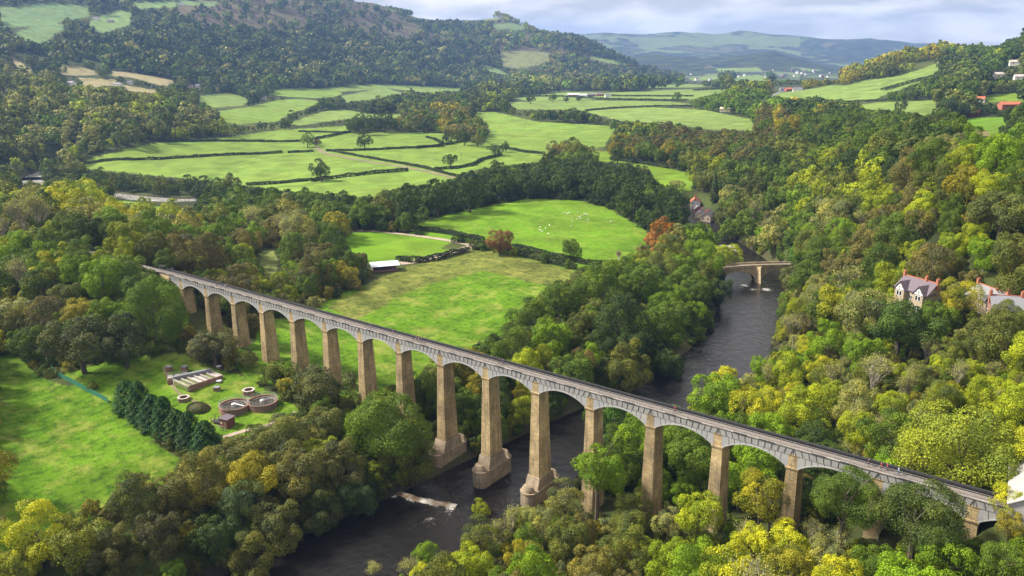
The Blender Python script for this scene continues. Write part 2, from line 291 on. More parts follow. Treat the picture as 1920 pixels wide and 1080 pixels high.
# ------------------------------------------------------------------ the open land, outlines of what the photograph shows of it
GR = (.095, .195, .008); GR2 = (.125, .21, .015); GF = (.135, .215, .032); GF2 = (.145, .215, .048); TAN = (.26, .22, .12); SCR = (.125, .145, .028)
OPEN = [ # colour, roughness of the growth, outline
 (GR, 1.0, [(-150,560),(0,642),(55,690),(110,722),(200,757),(230,800),(330,858),(320,880),(250,885),(190,935),(100,965),(60,1000),(0,1060),(-60,1200),(-400,1200),(-400,700)]),
 (GR, .9, [(105,703),(200,680),(300,664),(348,664),(400,692),(445,700),(470,712),(520,740),(548,770),(500,795),(440,818),(420,822),(400,800),(330,800),(230,790),(200,757)]),
 (GR, .9, [(600,575),(640,552),(700,530),(800,500),(885,466),(930,472),(1085,508),(1050,530),(985,555),(970,590),(900,632),(870,655),(800,690),(755,712),(700,735),(640,720),(600,705),(520,695),(470,690),(438,655),(480,640),(500,600),(560,590)]),
 (SCR, 1., [(610,580),(700,530),(760,500),(885,466),(930,472),(1085,508),(1050,526),(960,500),(900,490),(800,515),(700,560),(640,590)]),
 (GR, .15, [(642,440),(690,434),(760,440),(850,453),(825,466),(760,478),(700,478),(660,476)]),
 (GR, .5, [(762,424),(800,412),(870,394),(990,373),(1080,376),(1130,388),(1155,398),(1200,422),(1212,440),(1205,462),(1190,478),(1150,494),(1110,497),(1060,487),(965,463),(905,450),(850,437)]),
 (GF, .15, [(152,306),(205,288),(290,268),(420,258),(520,244),(650,236),(660,250),(740,248),(830,250),(850,262),(905,272),(960,290),(1022,292),(1010,303),(880,320),(850,333),(820,345),(760,346),(700,368),(640,366),(560,357),(480,352),(440,344),(300,330),(160,316)]),
 (GF, .15, [(880,210),(930,210),(1000,227),(1140,236),(1152,242),(1135,275),(1100,282),(1060,262),(1030,290),(930,292),(905,272),(918,245),(905,225)]),
 (GR2, .2, [(1112,282),(1140,284),(1150,298),(1200,302),(1290,325),(1302,335),(1290,352),(1240,348),(1215,318),(1160,305),(1110,302)]),
 (GF2, .15, [(1085,206),(1200,200),(1320,206),(1420,226),(1410,245),(1330,243),(1250,232),(1160,226)]),
 (GF2, .15, [(948,192),(1100,188),(1250,190),(1320,198),(1180,202),(1080,206),(970,205)]),
 (GF2, .1, [(950,184),(1060,172),(1130,174),(1300,167),(1370,165),(1360,172),(1290,188),(1130,186),(1000,190)]),
 (GF2, .1, [(1440,176),(1500,170),(1560,160),(1585,160),(1620,150),(1660,147),(1690,140),(1740,124),(1762,117),(1764,130),(1730,150),(1700,165),(1660,178),(1620,192),(1585,188),(1500,184),(1460,182)]),
 (GF2, .2, [(1610,197),(1650,192),(1755,188),(1757,212),(1740,218),(1660,208),(1620,204)]),
 (GR2, .1, [(1850,178),(1920,171),(1960,168),(1960,190),(1880,190),(1850,192)]),
 (GR, .2, [(1800,222),(1888,219),(1892,236),(1860,243),(1820,236)]),
 ((.17,.13,.07), .3, [(1812,242),(1850,246),(1880,256),(1865,262),(1830,252)]),
 (GF, .2, [(412,208),(470,200),(520,188),(560,185),(600,190),(575,204),(545,212),(520,228),(440,233),(416,226)]),
 (GF, .2, [(500,168),(560,165),(640,168),(640,180),(600,184),(545,182),(505,178)]),
 (GF2, .2, [(640,180),(720,164),(760,176),(700,186),(650,192)]),
 (GF2, .2, [(370,180),(430,174),(468,186),(455,198),(400,202),(375,192)]), (GF2, .2, [(600,166),(700,158),(790,162),(860,164),(880,170),(800,174),(730,166),(640,172)]), (GF2, .2, [(600,210),(640,205),(700,214),(760,212),(740,222),(660,222),(610,228),(560,236),(540,232)]),
 ((.14,.22,.07), .3, [(250,4),(330,2),(330,14),(260,16)]), (TAN, .3, [(230,160),(262,164),(300,170),(290,176),(240,170)]), ((.16,.17,.07), .5, [(935,98),(985,95),(1030,98),(1028,116),(985,128),(945,126)]),
 (GF2, .2, [(1340,128),(1420,126),(1430,132),(1350,135)]), (GF2, .2, [(1090,104),(1150,112),(1180,122),(1140,118)]), (GF2, .2, [(1200,160),(1290,158),(1350,160),(1300,164),(1210,165)]),
 (TAN, .3, [(210,131),(270,140),(330,150),(326,162),(300,160),(250,146),(212,142)]),
 (TAN, .3, [(150,146),(220,149),(215,160),(160,166)]), (TAN, .3, [(110,122),(150,123),(190,138),(160,142),(115,142)]), (TAN, .3, [(22,106),(60,128),(58,137),(30,124)]),
 ((.12,.20,.08), .3, [(0,14),(80,6),(165,10),(168,30),(120,40),(75,48),(0,52)]), ((.12,.20,.08), .3, [(28,62),(60,50),(100,42),(130,50),(100,66),(80,84),(40,72)]),
 ((.14,.22,.07), .3, [(165,40),(215,20),(245,22),(245,46),(195,62),(168,54)]), ((.13,.2,.08), .3, [(330,8),(400,12),(410,4),(340,0)]),
 ((.12,.18,.07), .3, [(922,46),(960,42),(985,50),(980,57),(930,54)]), ((.14,.16,.07), .3, [(760,28),(860,30),(940,34),(930,38),(800,36)]),
 ((.13,.2,.07), .3, [(890,118),(930,128),(955,140),(920,136)]),
 (GF2, .2, [(1290,146),(1340,142),(1360,148),(1300,152)]), (GF2, .2, [(1375,144),(1420,140),(1440,144),(1440,152),(1378,152)]), (GF2, .2, [(1500,128),(1545,127),(1548,132),(1505,134)]),
 ((.14,.17,.05), .6, [(480,468),(515,470),(525,515),(500,520),(492,500)]),
 (GR2, .3, [(210,372),(330,392),(360,395),(350,400),(290,392),(215,380)]),
 (GR, .4, [(1335,462),(1352,468),(1362,478),(1345,476)]),
]
MOOR = [(320,20),(420,-20),(640,-20),(700,0),(800,60),(900,90),(1000,60),(1200,140),(1150,132),(1040,110),(900,100),(820,110),(700,80),(600,50),(450,60),(360,50)]
LANE = [(640,438),(690,433),(760,438),(820,446),(870,456),(888,462),(880,470),(850,480),(800,490),(755,498)]
RIVV = [[(1295,398),(1320,405),(1335,440),(1362,462),(1380,480),(1480,492),(1442,512),(1457,550),(1456,610),(1450,660),(1402,712),(1380,706),(1340,700),(1295,722),(1290,760),(1240,750),(1190,742),(1230,718),(1290,668),(1328,635),(1335,590),(1368,548),(1382,512)],
 [(868,862),(900,848),(985,838),(1040,795),(1100,790),(1060,860),(1030,890),(1010,920),(970,905),(935,912),(900,935),(870,960),(840,990),(780,1020),(700,1078),(520,1085),(600,1005),(700,940),(730,918),(790,890)],
 [(35,350),(38,328),(78,322),(85,345),(60,352)],[(205,360),(290,364),(372,369),(372,390),(300,390),(215,380)],[(150,292),(180,290),(178,300),(150,303)]]
def in_poly(px, py, P):
    ins = np.zeros(px.shape, bool); n_ = len(P); j = n_-1
    for i in range(n_):
        xi, yi = P[i]; xj, yj = P[j]
        c = ((yi > py) != (yj > py)) & (px < (xj-xi)*(py-yi)/((yj-yi) if yj != yi else 1e-9)+xi); ins ^= c; j = i
    return ins
PU, PV, PW = project(np.stack([GX, GY, GZ], -1)); front = PW > 1
# wobble the outlines a little so that no edge is ruler straight
wu = (hash_noise(GX, GY, 14, 5)-.5); wv_ = (hash_noise(GX, GY, 11, 6)-.5)
sc_ = F/np.maximum(PW, 50); QU = PU+wu*5*sc_; QV = PV+wv_*2*sc_*np.clip(150/np.maximum(PW, 50), .05, 1)
base = np.zeros(GX.shape+(4,)); DIST = RR; rgh = np.zeros(GX.shape)
nz = hash_noise(GX, GY, 60, 8); nz2 = hash_noise(GX, GY, 190, 9)
floor_c = np.array([.036, .046, .016]); base[..., :3] = floor_c*(.7+.6*nz[..., None])
far = np.clip((DIST-3300)/900, 0, 1)[..., None]
PU0 = PU; patch = hash_noise(GX, GY, 330, 11)*.6+hash_noise(GX, GY, 140, 12)*.4; _thr = np.where((DIST > 4700)&(DIST < 7000), .74, np.where(PU0 > 1500, .66, .50)); hillc = np.where((patch > _thr)[..., None], np.array([.11, .145, .06]), np.where(patch[..., None] > .34, np.array([.022, .034, .022]), np.array([.075, .07, .045])))
base[..., :3] = base[..., :3]*(1-far)+hillc*far
mo = in_poly(QU, QV, MOOR) & front & (DIST > 1800); base[mo, :3] = np.array([.085, .062, .045])*(.75+.5*nz2[mo][:, None]); rgh[mo] = .5
OPENM = np.zeros(GX.shape, bool); rivdist_g = rivdist(GX, GY)
for col, rg, P in OPEN:
    k = (in_poly(QU, QV, P) | (in_poly(QU, QV-4.5*sc_, P) & (DIST < 700) & (rivdist_g > 9))) & front & (DIST < 6500); base[k, :3] = np.array(col)*(.88+.24*nz2[k][:, None]); rgh[k] = rg; OPENM |= k
for P in ([(1160,114),(1190,101),(1230,96),(1262,101),(1310,107),(1335,118),(1310,132),(1240,140),(1190,142)], [(1318,114),(1350,104),(1400,92),(1450,93),(1500,105),(1560,121),(1605,131),(1560,134),(1480,124),(1400,127),(1340,126)], [(1560,84),(1640,76),(1690,84),(1660,104),(1600,118),(1540,100)]):
    k = in_poly(QU, QV, P) & front & (DIST > 4600) & (DIST < 10500); base[k, :3] = np.array([.016, .024, .016])*(.7+.6*nz[k][:, None]); OPENM |= False
# every field has its own tone
rd = rivdist(GX, GY)
k = (rd < 3.0) & (DIST < 2000); base[k, :3] = np.array([.045, .04, .028]); rgh[k] = 0
k = (rd < 7.0) & (rd >= 3.0) & (DIST < 1500) & ~OPENM; base[k, :3] = np.array([.05, .07, .02])
base[..., 3] = 1
gmat, t = newmat('ground'); a = mk(t, 'ShaderNodeAttribute', attribute_name='soil'); ar = mk(t, 'ShaderNodeAttribute', attribute_name='tuft')
g = mk(t, 'ShaderNodeTexCoord'); n1 = mk(t, 'ShaderNodeTexNoise', {'Vector': g.outputs['Object'], 'Scale': .30, 'Detail': 9.0, 'Roughness': .74}); n2 = mk(t, 'ShaderNodeTexNoise', {'Vector': g.outputs['Object'], 'Scale': .045, 'Detail': 5.0, 'Distortion': .6})
n3 = mk(t, 'ShaderNodeTexNoise', {'Vector': g.outputs['Object'], 'Scale': .012, 'Detail': 4.0})
c = mulc(t, a.outputs['Color'], rng_(t, n2.outputs[0], .32, .68, .72, 1.26)); c = mixc(t, rng_(t, n3.outputs[0], .42, .62, 0, .45), c, mixc(t, .5, c, (.17, .20, .03, 1)))
wvn = mk(t, 'ShaderNodeTexWave', {'Vector': g.outputs['Object'], 'Scale': .11, 'Distortion': 5.0, 'Detail': 3.0, 'Detail Scale': .4}); c = mulc(t, c, rng_(t, wvn.outputs['Fac'], 0, 1, .93, 1.06))
amt = mk(t, 'ShaderNodeMath', {0: rng_(t, n1.outputs[0], .46, .62, 0, .9), 1: ar.outputs['Fac']}, operation='MULTIPLY').outputs[0]
tuf = mk(t, 'ShaderNodeVectorMath', operation='MULTIPLY'); t.links.new(c, tuf.inputs[0]); tuf.inputs[1].default_value = (.30, .42, .5)
c = mixc(t, amt, c, tuf.outputs[0])
dry = mk(t, 'ShaderNodeMath', {0: rng_(t, mk(t, 'ShaderNodeTexNoise', {'Vector': g.outputs['Object'], 'Scale': .09, 'Detail': 7.0, 'Roughness': .7}).outputs[0], .5, .68, 0, .7), 1: ar.outputs['Fac']}, operation='MULTIPLY').outputs[0]
c = mixc(t, dry, c, (.30, .30, .07, 1))
b = mk(t, 'ShaderNodeBsdfPrincipled', {'Base Color': c, 'Roughness': .95, 'Specular IOR Level': .1})
bp = mk(t, 'ShaderNodeBump', {'Height': n1.outputs[0], 'Distance': 1.2}); t.links.new(mk(t, 'ShaderNodeMath', {0: ar.outputs['Fac'], 1: .9}, operation='MULTIPLY').outputs[0], bp.inputs['Strength']); t.links.new(bp.outputs[0], b.inputs['Normal'])
mk(t, 'ShaderNodeOutputMaterial', {0: b.outputs[0]})
idx = np.arange(NA*NR).reshape(NA, NR)
Fq = np.stack([idx[:-1, :-1], idx[:-1, 1:], idx[1:, 1:], idx[1:, :-1]], -1).reshape(-1, 4)
Fl = np.stack([idx[-1, :-1], idx[-1, 1:], idx[0, 1:], idx[0, :-1]], -1).reshape(-1, 4); Fq = np.vstack([Fq, Fl])[:, ::-1]
me = np_mesh('ground', np.stack([GX, GY, GZ], -1).reshape(-1, 3), Fq, [gmat], attrs=[('soil', 'POINT', 'FLOAT_COLOR', base.reshape(-1, 4)), ('tuft', 'POINT', 'FLOAT', rgh.ravel())], smooth=True)
tag(link(bpy.data.objects.new('ground', me)), kind='structure')
# water
def watermat(name, foam_sheen=True, deep=(.010, .009, .008), rip=.35):
    m, t = newmat(name); g = mk(t, 'ShaderNodeTexCoord'); mp = mk(t, 'ShaderNodeMapping', {0: g.outputs['Object']})
    n1 = mk(t, 'ShaderNodeTexNoise', {'Vector': mp.outputs[0], 'Scale': rip, 'Detail': 6.0, 'Roughness': .65, 'Distortion': 1.0})
    bpn = mk(t, 'ShaderNodeBump', {'Height': n1.outputs[0], 'Strength': .9, 'Distance': .32})
    b = mk(t, 'ShaderNodeBsdfPrincipled', {'Base Color': rgba(deep), 'Roughness': .09, 'IOR': 1.39, 'Specular IOR Level': .5, 'Normal': bpn.outputs[0]}); o = b.outputs[0]
    if foam_sheen:
        a = mk(t, 'ShaderNodeAttribute', attribute_name='foam_sheen'); nf = mk(t, 'ShaderNodeTexNoise', {'Vector': mp.outputs[0], 'Scale': 1.1, 'Detail': 8.0, 'Roughness': .78, 'Distortion': 1.2})
        s = mk(t, 'ShaderNodeMath', {0: nf.outputs[0], 1: a.outputs['Fac']}, operation='ADD'); fb = mk(t, 'ShaderNodeBsdfDiffuse', {'Color': (.55, .53, .50, 1)})  # pale colour for white water and for the painted sky sheen
        o = mk(t, 'ShaderNodeMixShader', {0: rng_(t, s.outputs[0], .84, 1.0, 0, 1), 1: o, 2: fb.outputs[0]}).outputs[0]
    mk(t, 'ShaderNodeOutputMaterial', {0: o}); return m
M_WATER = watermat('river_water'); M_CANAL = watermat('canal_water', False, (.012, .012, .013), .6)
FOAM = [(735+6*i, 927+1.15*i, 1.6, .60 if i < 15 else .5) for i in range(20)]+[(845,962,2,.30),(828,960,2,.35),(790,958,3,.18),(770,985,4,.25),(805,975,3,.3),(780,968,2,.3),(840,980,3,.3),(815,990,2.5,.3),(760,1000,2,.26),(880,1000,5,.3),(720,1060,3,.25),(605,1075,4,.25),(560,1062,3,.2),(690,1030,3,.2),(950,905,5,.28),(1000,900,5,.3),(1045,870,6,.25),(1300,685,7,.16),(1280,705,5,.2),(1255,730,5,.2),(1395,535,2.5,.3),(1412,543,2.5,.28),(1438,543,3,.28),(1350,460,3,.3),(1370,462,4,.3),(1400,640,14,.06),(1420,580,12,.06),(1380,470,4,.2)]
FP = [(at_z(u, v, WATER), r, s) for u, v, r, s in FOAM]
def ribbon(R, wf, step, side):
    P = []; 
    for i in range(len(R)-1):
        n_ = max(2, int(np.hypot(*(R[i+1][:2]-R[i][:2]))/step))
        p0 = R[max(i-1, 0)]; p1 = R[i]; p2 = R[i+1]; p3 = R[min(i+2, len(R)-1)]
        for k in range(n_):
            s = k/n_; P.append(.5*((2*p1)+(p2-p0)*s+(2*p0-5*p1+4*p2-p3)*s*s+(3*p1-p0-3*p2+p3)*s**3))
    P = np.array(P+[R[-1]]); T = np.gradient(P[:, :2], axis=0); T /= np.linalg.norm(T, axis=1)[:, None]; Nn = np.stack([-T[:, 1], T[:, 0]], -1)
    o = np.linspace(-1, 1, side); return P[:, None, :2]+Nn[:, None]*(o[None, :, None]*(P[:, 2]*wf+4)[:, None, None])
def ribmesh(G, z):
    a, b = G.shape[:2]; ix = np.arange(a*b).reshape(a, b); Fc = np.stack([ix[:-1, :-1], ix[1:, :-1], ix[1:, 1:], ix[:-1, 1:]], -1).reshape(-1, 4)
    return np.concatenate([G, np.full((a, b, 1), z)], -1).reshape(-1, 3), Fc
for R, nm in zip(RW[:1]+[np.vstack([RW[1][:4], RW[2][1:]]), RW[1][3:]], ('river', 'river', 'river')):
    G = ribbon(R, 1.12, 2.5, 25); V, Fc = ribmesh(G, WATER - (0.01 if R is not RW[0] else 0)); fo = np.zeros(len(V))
    for p, r, s in FP: fo = np.maximum(fo, s*np.exp(-((V[:, 0]-p[0])**2+(V[:, 1]-p[1])**2)/(r*r)))
    e1 = V[Fc[0, 1]]-V[Fc[0, 0]]; e2 = V[Fc[0, 3]]-V[Fc[0, 0]]
    if np.cross(e1, e2)[2] < 0: Fc = Fc[:, ::-1]
    fo = fo + .30*np.clip(hash_noise(V[:, 0], V[:, 1], 9, 21)-.72, 0, 1) + .175*np.clip((V[:, 1]-55)/60, 0, 1)  # random riffles, then riffles and sky sheen painted in whitish going upstream
    fo = fo + .22*(np.hypot(V[:, 0]-CAM[0], V[:, 1]-CAM[1]) > 680)  # far reaches: sky reflection painted in as a whitish colour
    me = np_mesh(nm, V, Fc, [M_WATER], attrs=[('foam_sheen', 'POINT', 'FLOAT', fo)], smooth=True); tag(link(bpy.data.objects.new(nm, me)), kind='structure')
wa, wb = at_z(728, 921, WATER), at_z(856, 950, WATER); wd = (wb-wa)/np.linalg.norm(wb-wa); wn = np.array([-wd[1], wd[0], 0]); wn = wn if wn@FW > 0 else -wn
mb = MB(); prev = None
for i in range(25):
    c = wa+(wb-wa)*i/24+wn*(.12*math.sin(i*1.7)+.35*math.sin(i*.35)); P4 = [c-wn*2.6+[0, 0, -.4], c-wn*.4+[0, 0, .32], c+wn*.3+[0, 0, .30], c+wn*1.1+[0, 0, -.4]]
    if prev is not None:
        for a_, b_ in ((0, 1), (1, 2), (2, 3)): mb.add([prev[a_], P4[a_], P4[b_], prev[b_]], [(0, 1, 2, 3)])
    prev = P4
WEIR = mb
# draped strips: lanes and tracks
def drape(name, px, width, mat, lift=.12, world=None, kind='structure'):
    P = [np.array(at(u, v)) for u, v in px] if world is None else [np.array(p) for p in world]
    W = np.array([[p[0], p[1], width/2-4/1.0] for p in P]); G = ribbon(np.array([[p[0], p[1], 0] for p in P]), 0, 3.0, 5)
    # ribbon half width is 4 m: scale it
    c = G.mean(1, keepdims=True); G = c+(G-c)*(width/8.0); V, Fc = ribmesh(G, 0); V[:, 2] = height(V[:, 0], V[:, 1])+lift
    e1 = V[Fc[0, 1]]-V[Fc[0, 0]]; e2 = V[Fc[0, 3]]-V[Fc[0, 0]]
    if np.cross(e1, e2)[2] < 0: Fc = Fc[:, ::-1]
    me = np_mesh(name, V, Fc, [mat], smooth=True); return tag(link(bpy.data.objects.new(name, me)), kind=kind)
M_LANE = surf('lane_gravel', (.36, .29, .23), .95, var=.25, scale=.6, dark=(.25, .21, .15)); M_TRACK = surf('field_track', (.20, .16, .10), .95, var=.3, scale=.4, dark=(.12, .13, .05))
drape('path', [(628,440),(660,434),(700,434),(760,440),(820,448),(868,457),(886,461)], 4.0, M_LANE)
drape('path', [(884,462),(862,470),(830,478),(800,486),(770,492),(750,494)], 6.5, M_LANE)
drape('path', [(592,276),(612,288),(650,296),(700,305),(760,314),(800,322),(852,334)], 6, M_TRACK, .2)
drape('path', [(1418,196),(1440,184),(1456,176),(1470,170)], 7, surf('asphalt', (.16, .16, .17), .9), .25)
drape('path', [(418,822),(440,815),(470,806),(500,800),(555,775)], 1.6, M_LANE, .15)
drape('path', [(308,690),(318,715),(345,745),(395,762)], 1.0, M_TRACK, .1)
# ------------------------------------------------------------------ the aqueduct
def P3(x, y, z): return np.array([x, y, z], float)
SP = 16.15; AQ = empty('aqueduct', (SP*9, 2, 0), 0, 'long tall stone aqueduct with an iron canal trough and towpath, crossing the river valley', 'aqueduct')
def aq(mb, name, mats, smooth=False, label=None):
    o = mb.build(name, mats, AQ, (-SP*9, -2, 0), smooth)
    if label: o['label'] = label
    return o
piers = {}
for i in range(1, 19):
    x = SP*i; zb = min(H(x, 0), H(x, 4), H(x-2, 2), H(x+2, 2))-1.5 if i not in (9, 10, 11) else WATER-2.5
    mb = MB(); t_ = (-2.8-zb)/34.0; bx, by = 1.15+.68*t_, 2.0+1.05*t_
    mb.taper(x, 2.0, zb, -3.05, bx, by, 1.15, 2.0)
    mb.box(x-1.38, x+1.38, -.24, 4.24, -3.05, -2.72)                       # cap course under the arch ribs
    mb.box(x-1.25, x+1.25, -.12, 4.12, -3.32, -3.052)
    mb.box(x-.95, x+.95, -.03, 4.03, -2.718, .02)
    mb.box(x-1.08, x+1.08, -.13, 4.13, -.02, .16)
    po = aq(mb, 'pier', M_STONE)
    if i in (9, 10, 11):
        cw = MB(); zt = -25.2 if i != 11 else -26.0
        cw.hexa([(x-2.055,-3.1,WATER-3),(x+2.055,-3.1,WATER-3),(x+2.055,7.1,WATER-3),(x-2.055,7.1,WATER-3)], [(x-2.2,-3.0,zt-3.4),(x+2.2,-3.0,zt-3.4),(x+2.2,7.0,zt-3.4),(x-2.2,7.0,zt-3.4)])
        cw.box(x-2.4, x+2.4, -3.2, 7.2, zt-3.4, zt-3.05)
        cw.hexa([(x-2.05,-1.9,zt-3.05),(x+2.05,-1.9,zt-3.05),(x+2.05,5.9,zt-3.05),(x-2.05,5.9,zt-3.05)], [(x-1.95,-.95,zt),(x+1.95,-.95,zt),(x+1.95,4.95,zt),(x-1.95,4.95,zt)])
        for sy, cy in ((-1, -3.0), (1, 7.0)):                               # rounded noses with domed tops
            k = 14; prof = [(2.35, WATER-3), (2.2, zt-3.4), (2.4, zt-3.4), (2.4, zt-3.05), (1.95, zt-3.05), (1.8, zt-2.3), (1.4, zt-1.6), (.5, zt-1.2)]
            vs = [(x+r*math.cos(math.pi*a/k), cy+sy*(r*.85*math.sin(math.pi*a/k))-sy*.02, z) for r, z in prof for a in range(k+1)]
            m1 = k+1; fs = [(j*m1+a, j*m1+a+1, (j+1)*m1+a+1, (j+1)*m1+a) for j in range(len(prof)-1) for a in range(k)]+[tuple(range((len(prof)-1)*m1, len(prof)*m1))]+[(j*m1, (j+1)*m1, (j+1)*m1+k, j*m1+k) for j in range(len(prof)-1)]
            cw.add(vs, [f if sy < 0 else f[::-1] for f in fs])
        c_ = cw.build('cutwater', M_STONE2, po)
def arch_z(s):   # intrados height, s from -1 to 1 across the clear span
    hw = SP/2-1.15; R_ = (hw*hw+2.35**2)/(2*2.35); return -.42-R_+math.sqrt(R_*R_-(s*hw)**2)
for i in range(0, 19):
    xc = SP*i+SP/2; hw = SP/2-1.15
    mb = MB(); n_ = 22
    for y0 in (-.02, 1.30, 2.62, 3.94):                                     # four ribs, the outer two closed by plates up to the trough
        outer = y0 in (-.02, 3.94)
        for k in range(n_):
            a, b = -1+2*k/n_, -1+2*(k+1)/n_; xa, xb = xc+a*hw, xc+b*hw; za, zb_ = arch_z(a), arch_z(b); top = -.02 if outer else None
            mb.hexa([(xa,y0,za),(xb,y0,zb_),(xb,y0+.08,zb_),(xa,y0+.08,za)], [(xa,y0,top if outer else za+.35),(xb,y0,top if outer else zb_+.35),(xb,y0+.08,top if outer else zb_+.35),(xa,y0+.08,top if outer else za+.35)], 0)
            mb.hexa([(xa,y0-.10,za-.12),(xb,y0-.10,zb_-.12),(xb,y0+.18,zb_-.12),(xa,y0+.18,za-.12)], [(xa,y0-.10,za+.10),(xb,y0-.10,zb_+.10),(xb,y0+.18,zb_+.10),(xa,y0+.18,za+.10)], 0)
    for sgn in (-1, 1):                                                     # end plates beside the stone block
        xa = xc+sgn*hw; xb = xc+sgn*(hw+.22); x0, x1 = min(xa, xb), max(xa, xb)
        mb.box(x0, x1, -.02, .06, -2.70, -.02, 0); mb.box(x0, x1, 3.94, 4.02, -2.70, -.02, 0)
    for a in (-.8, -.4, 0, .4, .8):
        mb.box(xc+a*hw-.05, xc+a*hw+.05, .06, 3.94, arch_z(a)+.02, arch_z(a)+.2, 0)
    for k in range(1, 11):                                                  # plate joints
        s = -1+2*k/11; xj = xc+s*hw; lean = s*.30; zb_ = arch_z(s)+.12
        if zb_ < -.45: mb.hexa([(xj-lean*abs(zb_)*.35-.035,-.06,zb_),(xj-lean*abs(zb_)*.35+.035,-.06,zb_),(xj-lean*abs(zb_)*.35+.035,-.022,zb_),(xj-lean*abs(zb_)*.35-.035,-.022,zb_)], [(xj-.035,-.06,-.05),(xj+.035,-.06,-.05),(xj+.035,-.022,-.05),(xj-.035,-.022,-.05)], 1)
    aq(mb, 'arch_span', [M_IRON2, M_JOINT])
    mb = MB(); n_ = 11                                                       # the trough side: wedge shaped plates between dark flanges
    for yy, s_ in ((-.10, 1), (4.06, -1)):
        for k in range(n_):
            a, b = -1+2*k/n_, -1+2*(k+1)/n_; g_ = .032
            xb0, xb1 = xc+a*SP/2*.93, xc+b*SP/2*.93; xt0, xt1 = xc+a*SP/2, xc+b*SP/2
            if k == 0: xb0 = xc-SP/2*.93
            mb.hexa([(xb0+g_,yy,.17),(xb1-g_,yy,.17),(xb1-g_,yy+.05,.17),(xb0+g_,yy+.05,.17)], [(xt0+g_,yy-.02,1.62),(xt1-g_,yy-.02,1.62),(xt1-g_,yy+.05,1.62),(xt0+g_,yy+.05,1.62)], 0)
            for xb_, xt_ in ((xb0, xt0),)+(((xb1, xt1),) if k == n_-1 else ()):
                mb.hexa([(xb_-g_,yy-.10 if s_ > 0 else yy,.17),(xb_+g_,yy-.10 if s_ > 0 else yy,.17),(xb_+g_,yy+.05+(.1 if s_ < 0 else 0),.17),(xb_-g_,yy+.05+(.1 if s_ < 0 else 0),.17)], [(xt_-g_,yy-.12 if s_ > 0 else yy,1.62),(xt_+g_,yy-.12 if s_ > 0 else yy,1.62),(xt_+g_,yy+.05+(.1 if s_ < 0 else 0),1.62),(xt_-g_,yy+.05+(.1 if s_ < 0 else 0),1.62)], 1)
        p0 = xc+SP/2                                                         # triangular plate above the pier
        mb.add([(p0-SP/2*.07+.04,yy+.01,.17),(p0+SP/2*.07-.04,yy+.01,.17),(p0,yy-.01,1.60),(p0-SP/2*.07+.04,yy+.05,.17),(p0+SP/2*.07-.04,yy+.05,.17),(p0,yy+.05,1.60)], [(0,1,2),(3,5,4),(0,3,4,1),(1,4,5,2),(2,5,3,0)], 0)
        mb.box(p0-.03, p0+.03, yy-.05, yy+.008, .18, 1.6, 1)
    mb.box(xc-SP/2, xc+SP/2, -.10, 4.12, .02, .165, 0)
    aq(mb, 'trough_plates', [M_IRON, M_JOINT])
x0, x1 = 2.0, SP*19
mb = MB(); mb.box(x0, x1, 1.35, 4.05, .17, .40); mb.box(x0, x1, 4.01, 4.2, .4, 1.78); mb.box(x0, x1, 1.35, 1.45, .4, 1.70); aq(mb, 'trough', M_DARK)
mb = MB(); mb.box(x0, x1, -.12, 1.52, 1.70, 1.86); aq(mb, 'towpath', M_PATH)
mb = MB(); mb.box(x0, x1, -.30, -.122, 1.62, 1.84)
for i in range(0, 19):
    for a, b in ((.22, .40), (.56, .76)): mb.box(SP*(i+a), SP*(i+b), -.34, -.302, 1.60, 1.82, 1)  # two darker strips per span on the beam face
aq(mb, 'edge_beam', [M_CONC, M_DARK])
mb = MB(); mb.box(x0, x1, -.22, -.17, 2.98, 3.03); mb.box(x0, x1, -.21, -.18, 1.98, 2.01)
for k in range(int((x1-x0)/.34)): mb.box(x0+.34*k, x0+.34*k+.028, -.21, -.182, 1.845, 2.98)
for k in range(int((x1-x0)/2.7)): mb.box(x0+2.7*k-.035, x0+2.7*k+.035, -.24, -.15, 1.845, 3.05)
aq(mb, 'railing', M_RAIL)
mb = MB(); mb.hexa([(-6,-3,-9),(9,-3,-9),(9,7,-9),(-6,7,-9)], [(-6,-.05,1.2),(9.2,-.05,1.2),(9.2,4.1,1.2),(-6,4.1,1.2)]); aq(mb, 'abutment', M_STONE)
mb = MB(); mb.hexa([(SP*19-1,-1,-9),(SP*19+9,-2,-9),(SP*19+9,6,-9),(SP*19-1,5,-9)], [(SP*19,-.4,1.65),(SP*19+9,-1,1.65),(SP*19+9,5,1.65),(SP*19,4.6,1.65)]); aq(mb, 'abutment', M_STONE)
def strip(name, x0, x1, y0, y1, z, m):
    mb = MB(); mb.box(x0, x1, y0, y1, z-.3, z); o = mb.build(name, m); return tag(o, kind='structure')
strip('canal_water', 2.1, SP*19-.1, 1.46, 4.0, 1.42, M_CANAL)
strip('canal_water', -150, 2.0, 1.6, 5.2, 1.42, M_CANAL); strip('canal_bank', -150, 2.0, -1.2, 1.58, 1.72, M_PATH); strip('canal_bank', -150, 2.0, 5.22, 6.4, 1.6, M_DARK)
strip('canal_water', SP*19+.1, 420, 1.5, 6.5, 1.42, M_CANAL); strip('canal_bank', SP*19+9.05, 420, -2.5, 1.48, 1.74, M_PATH)
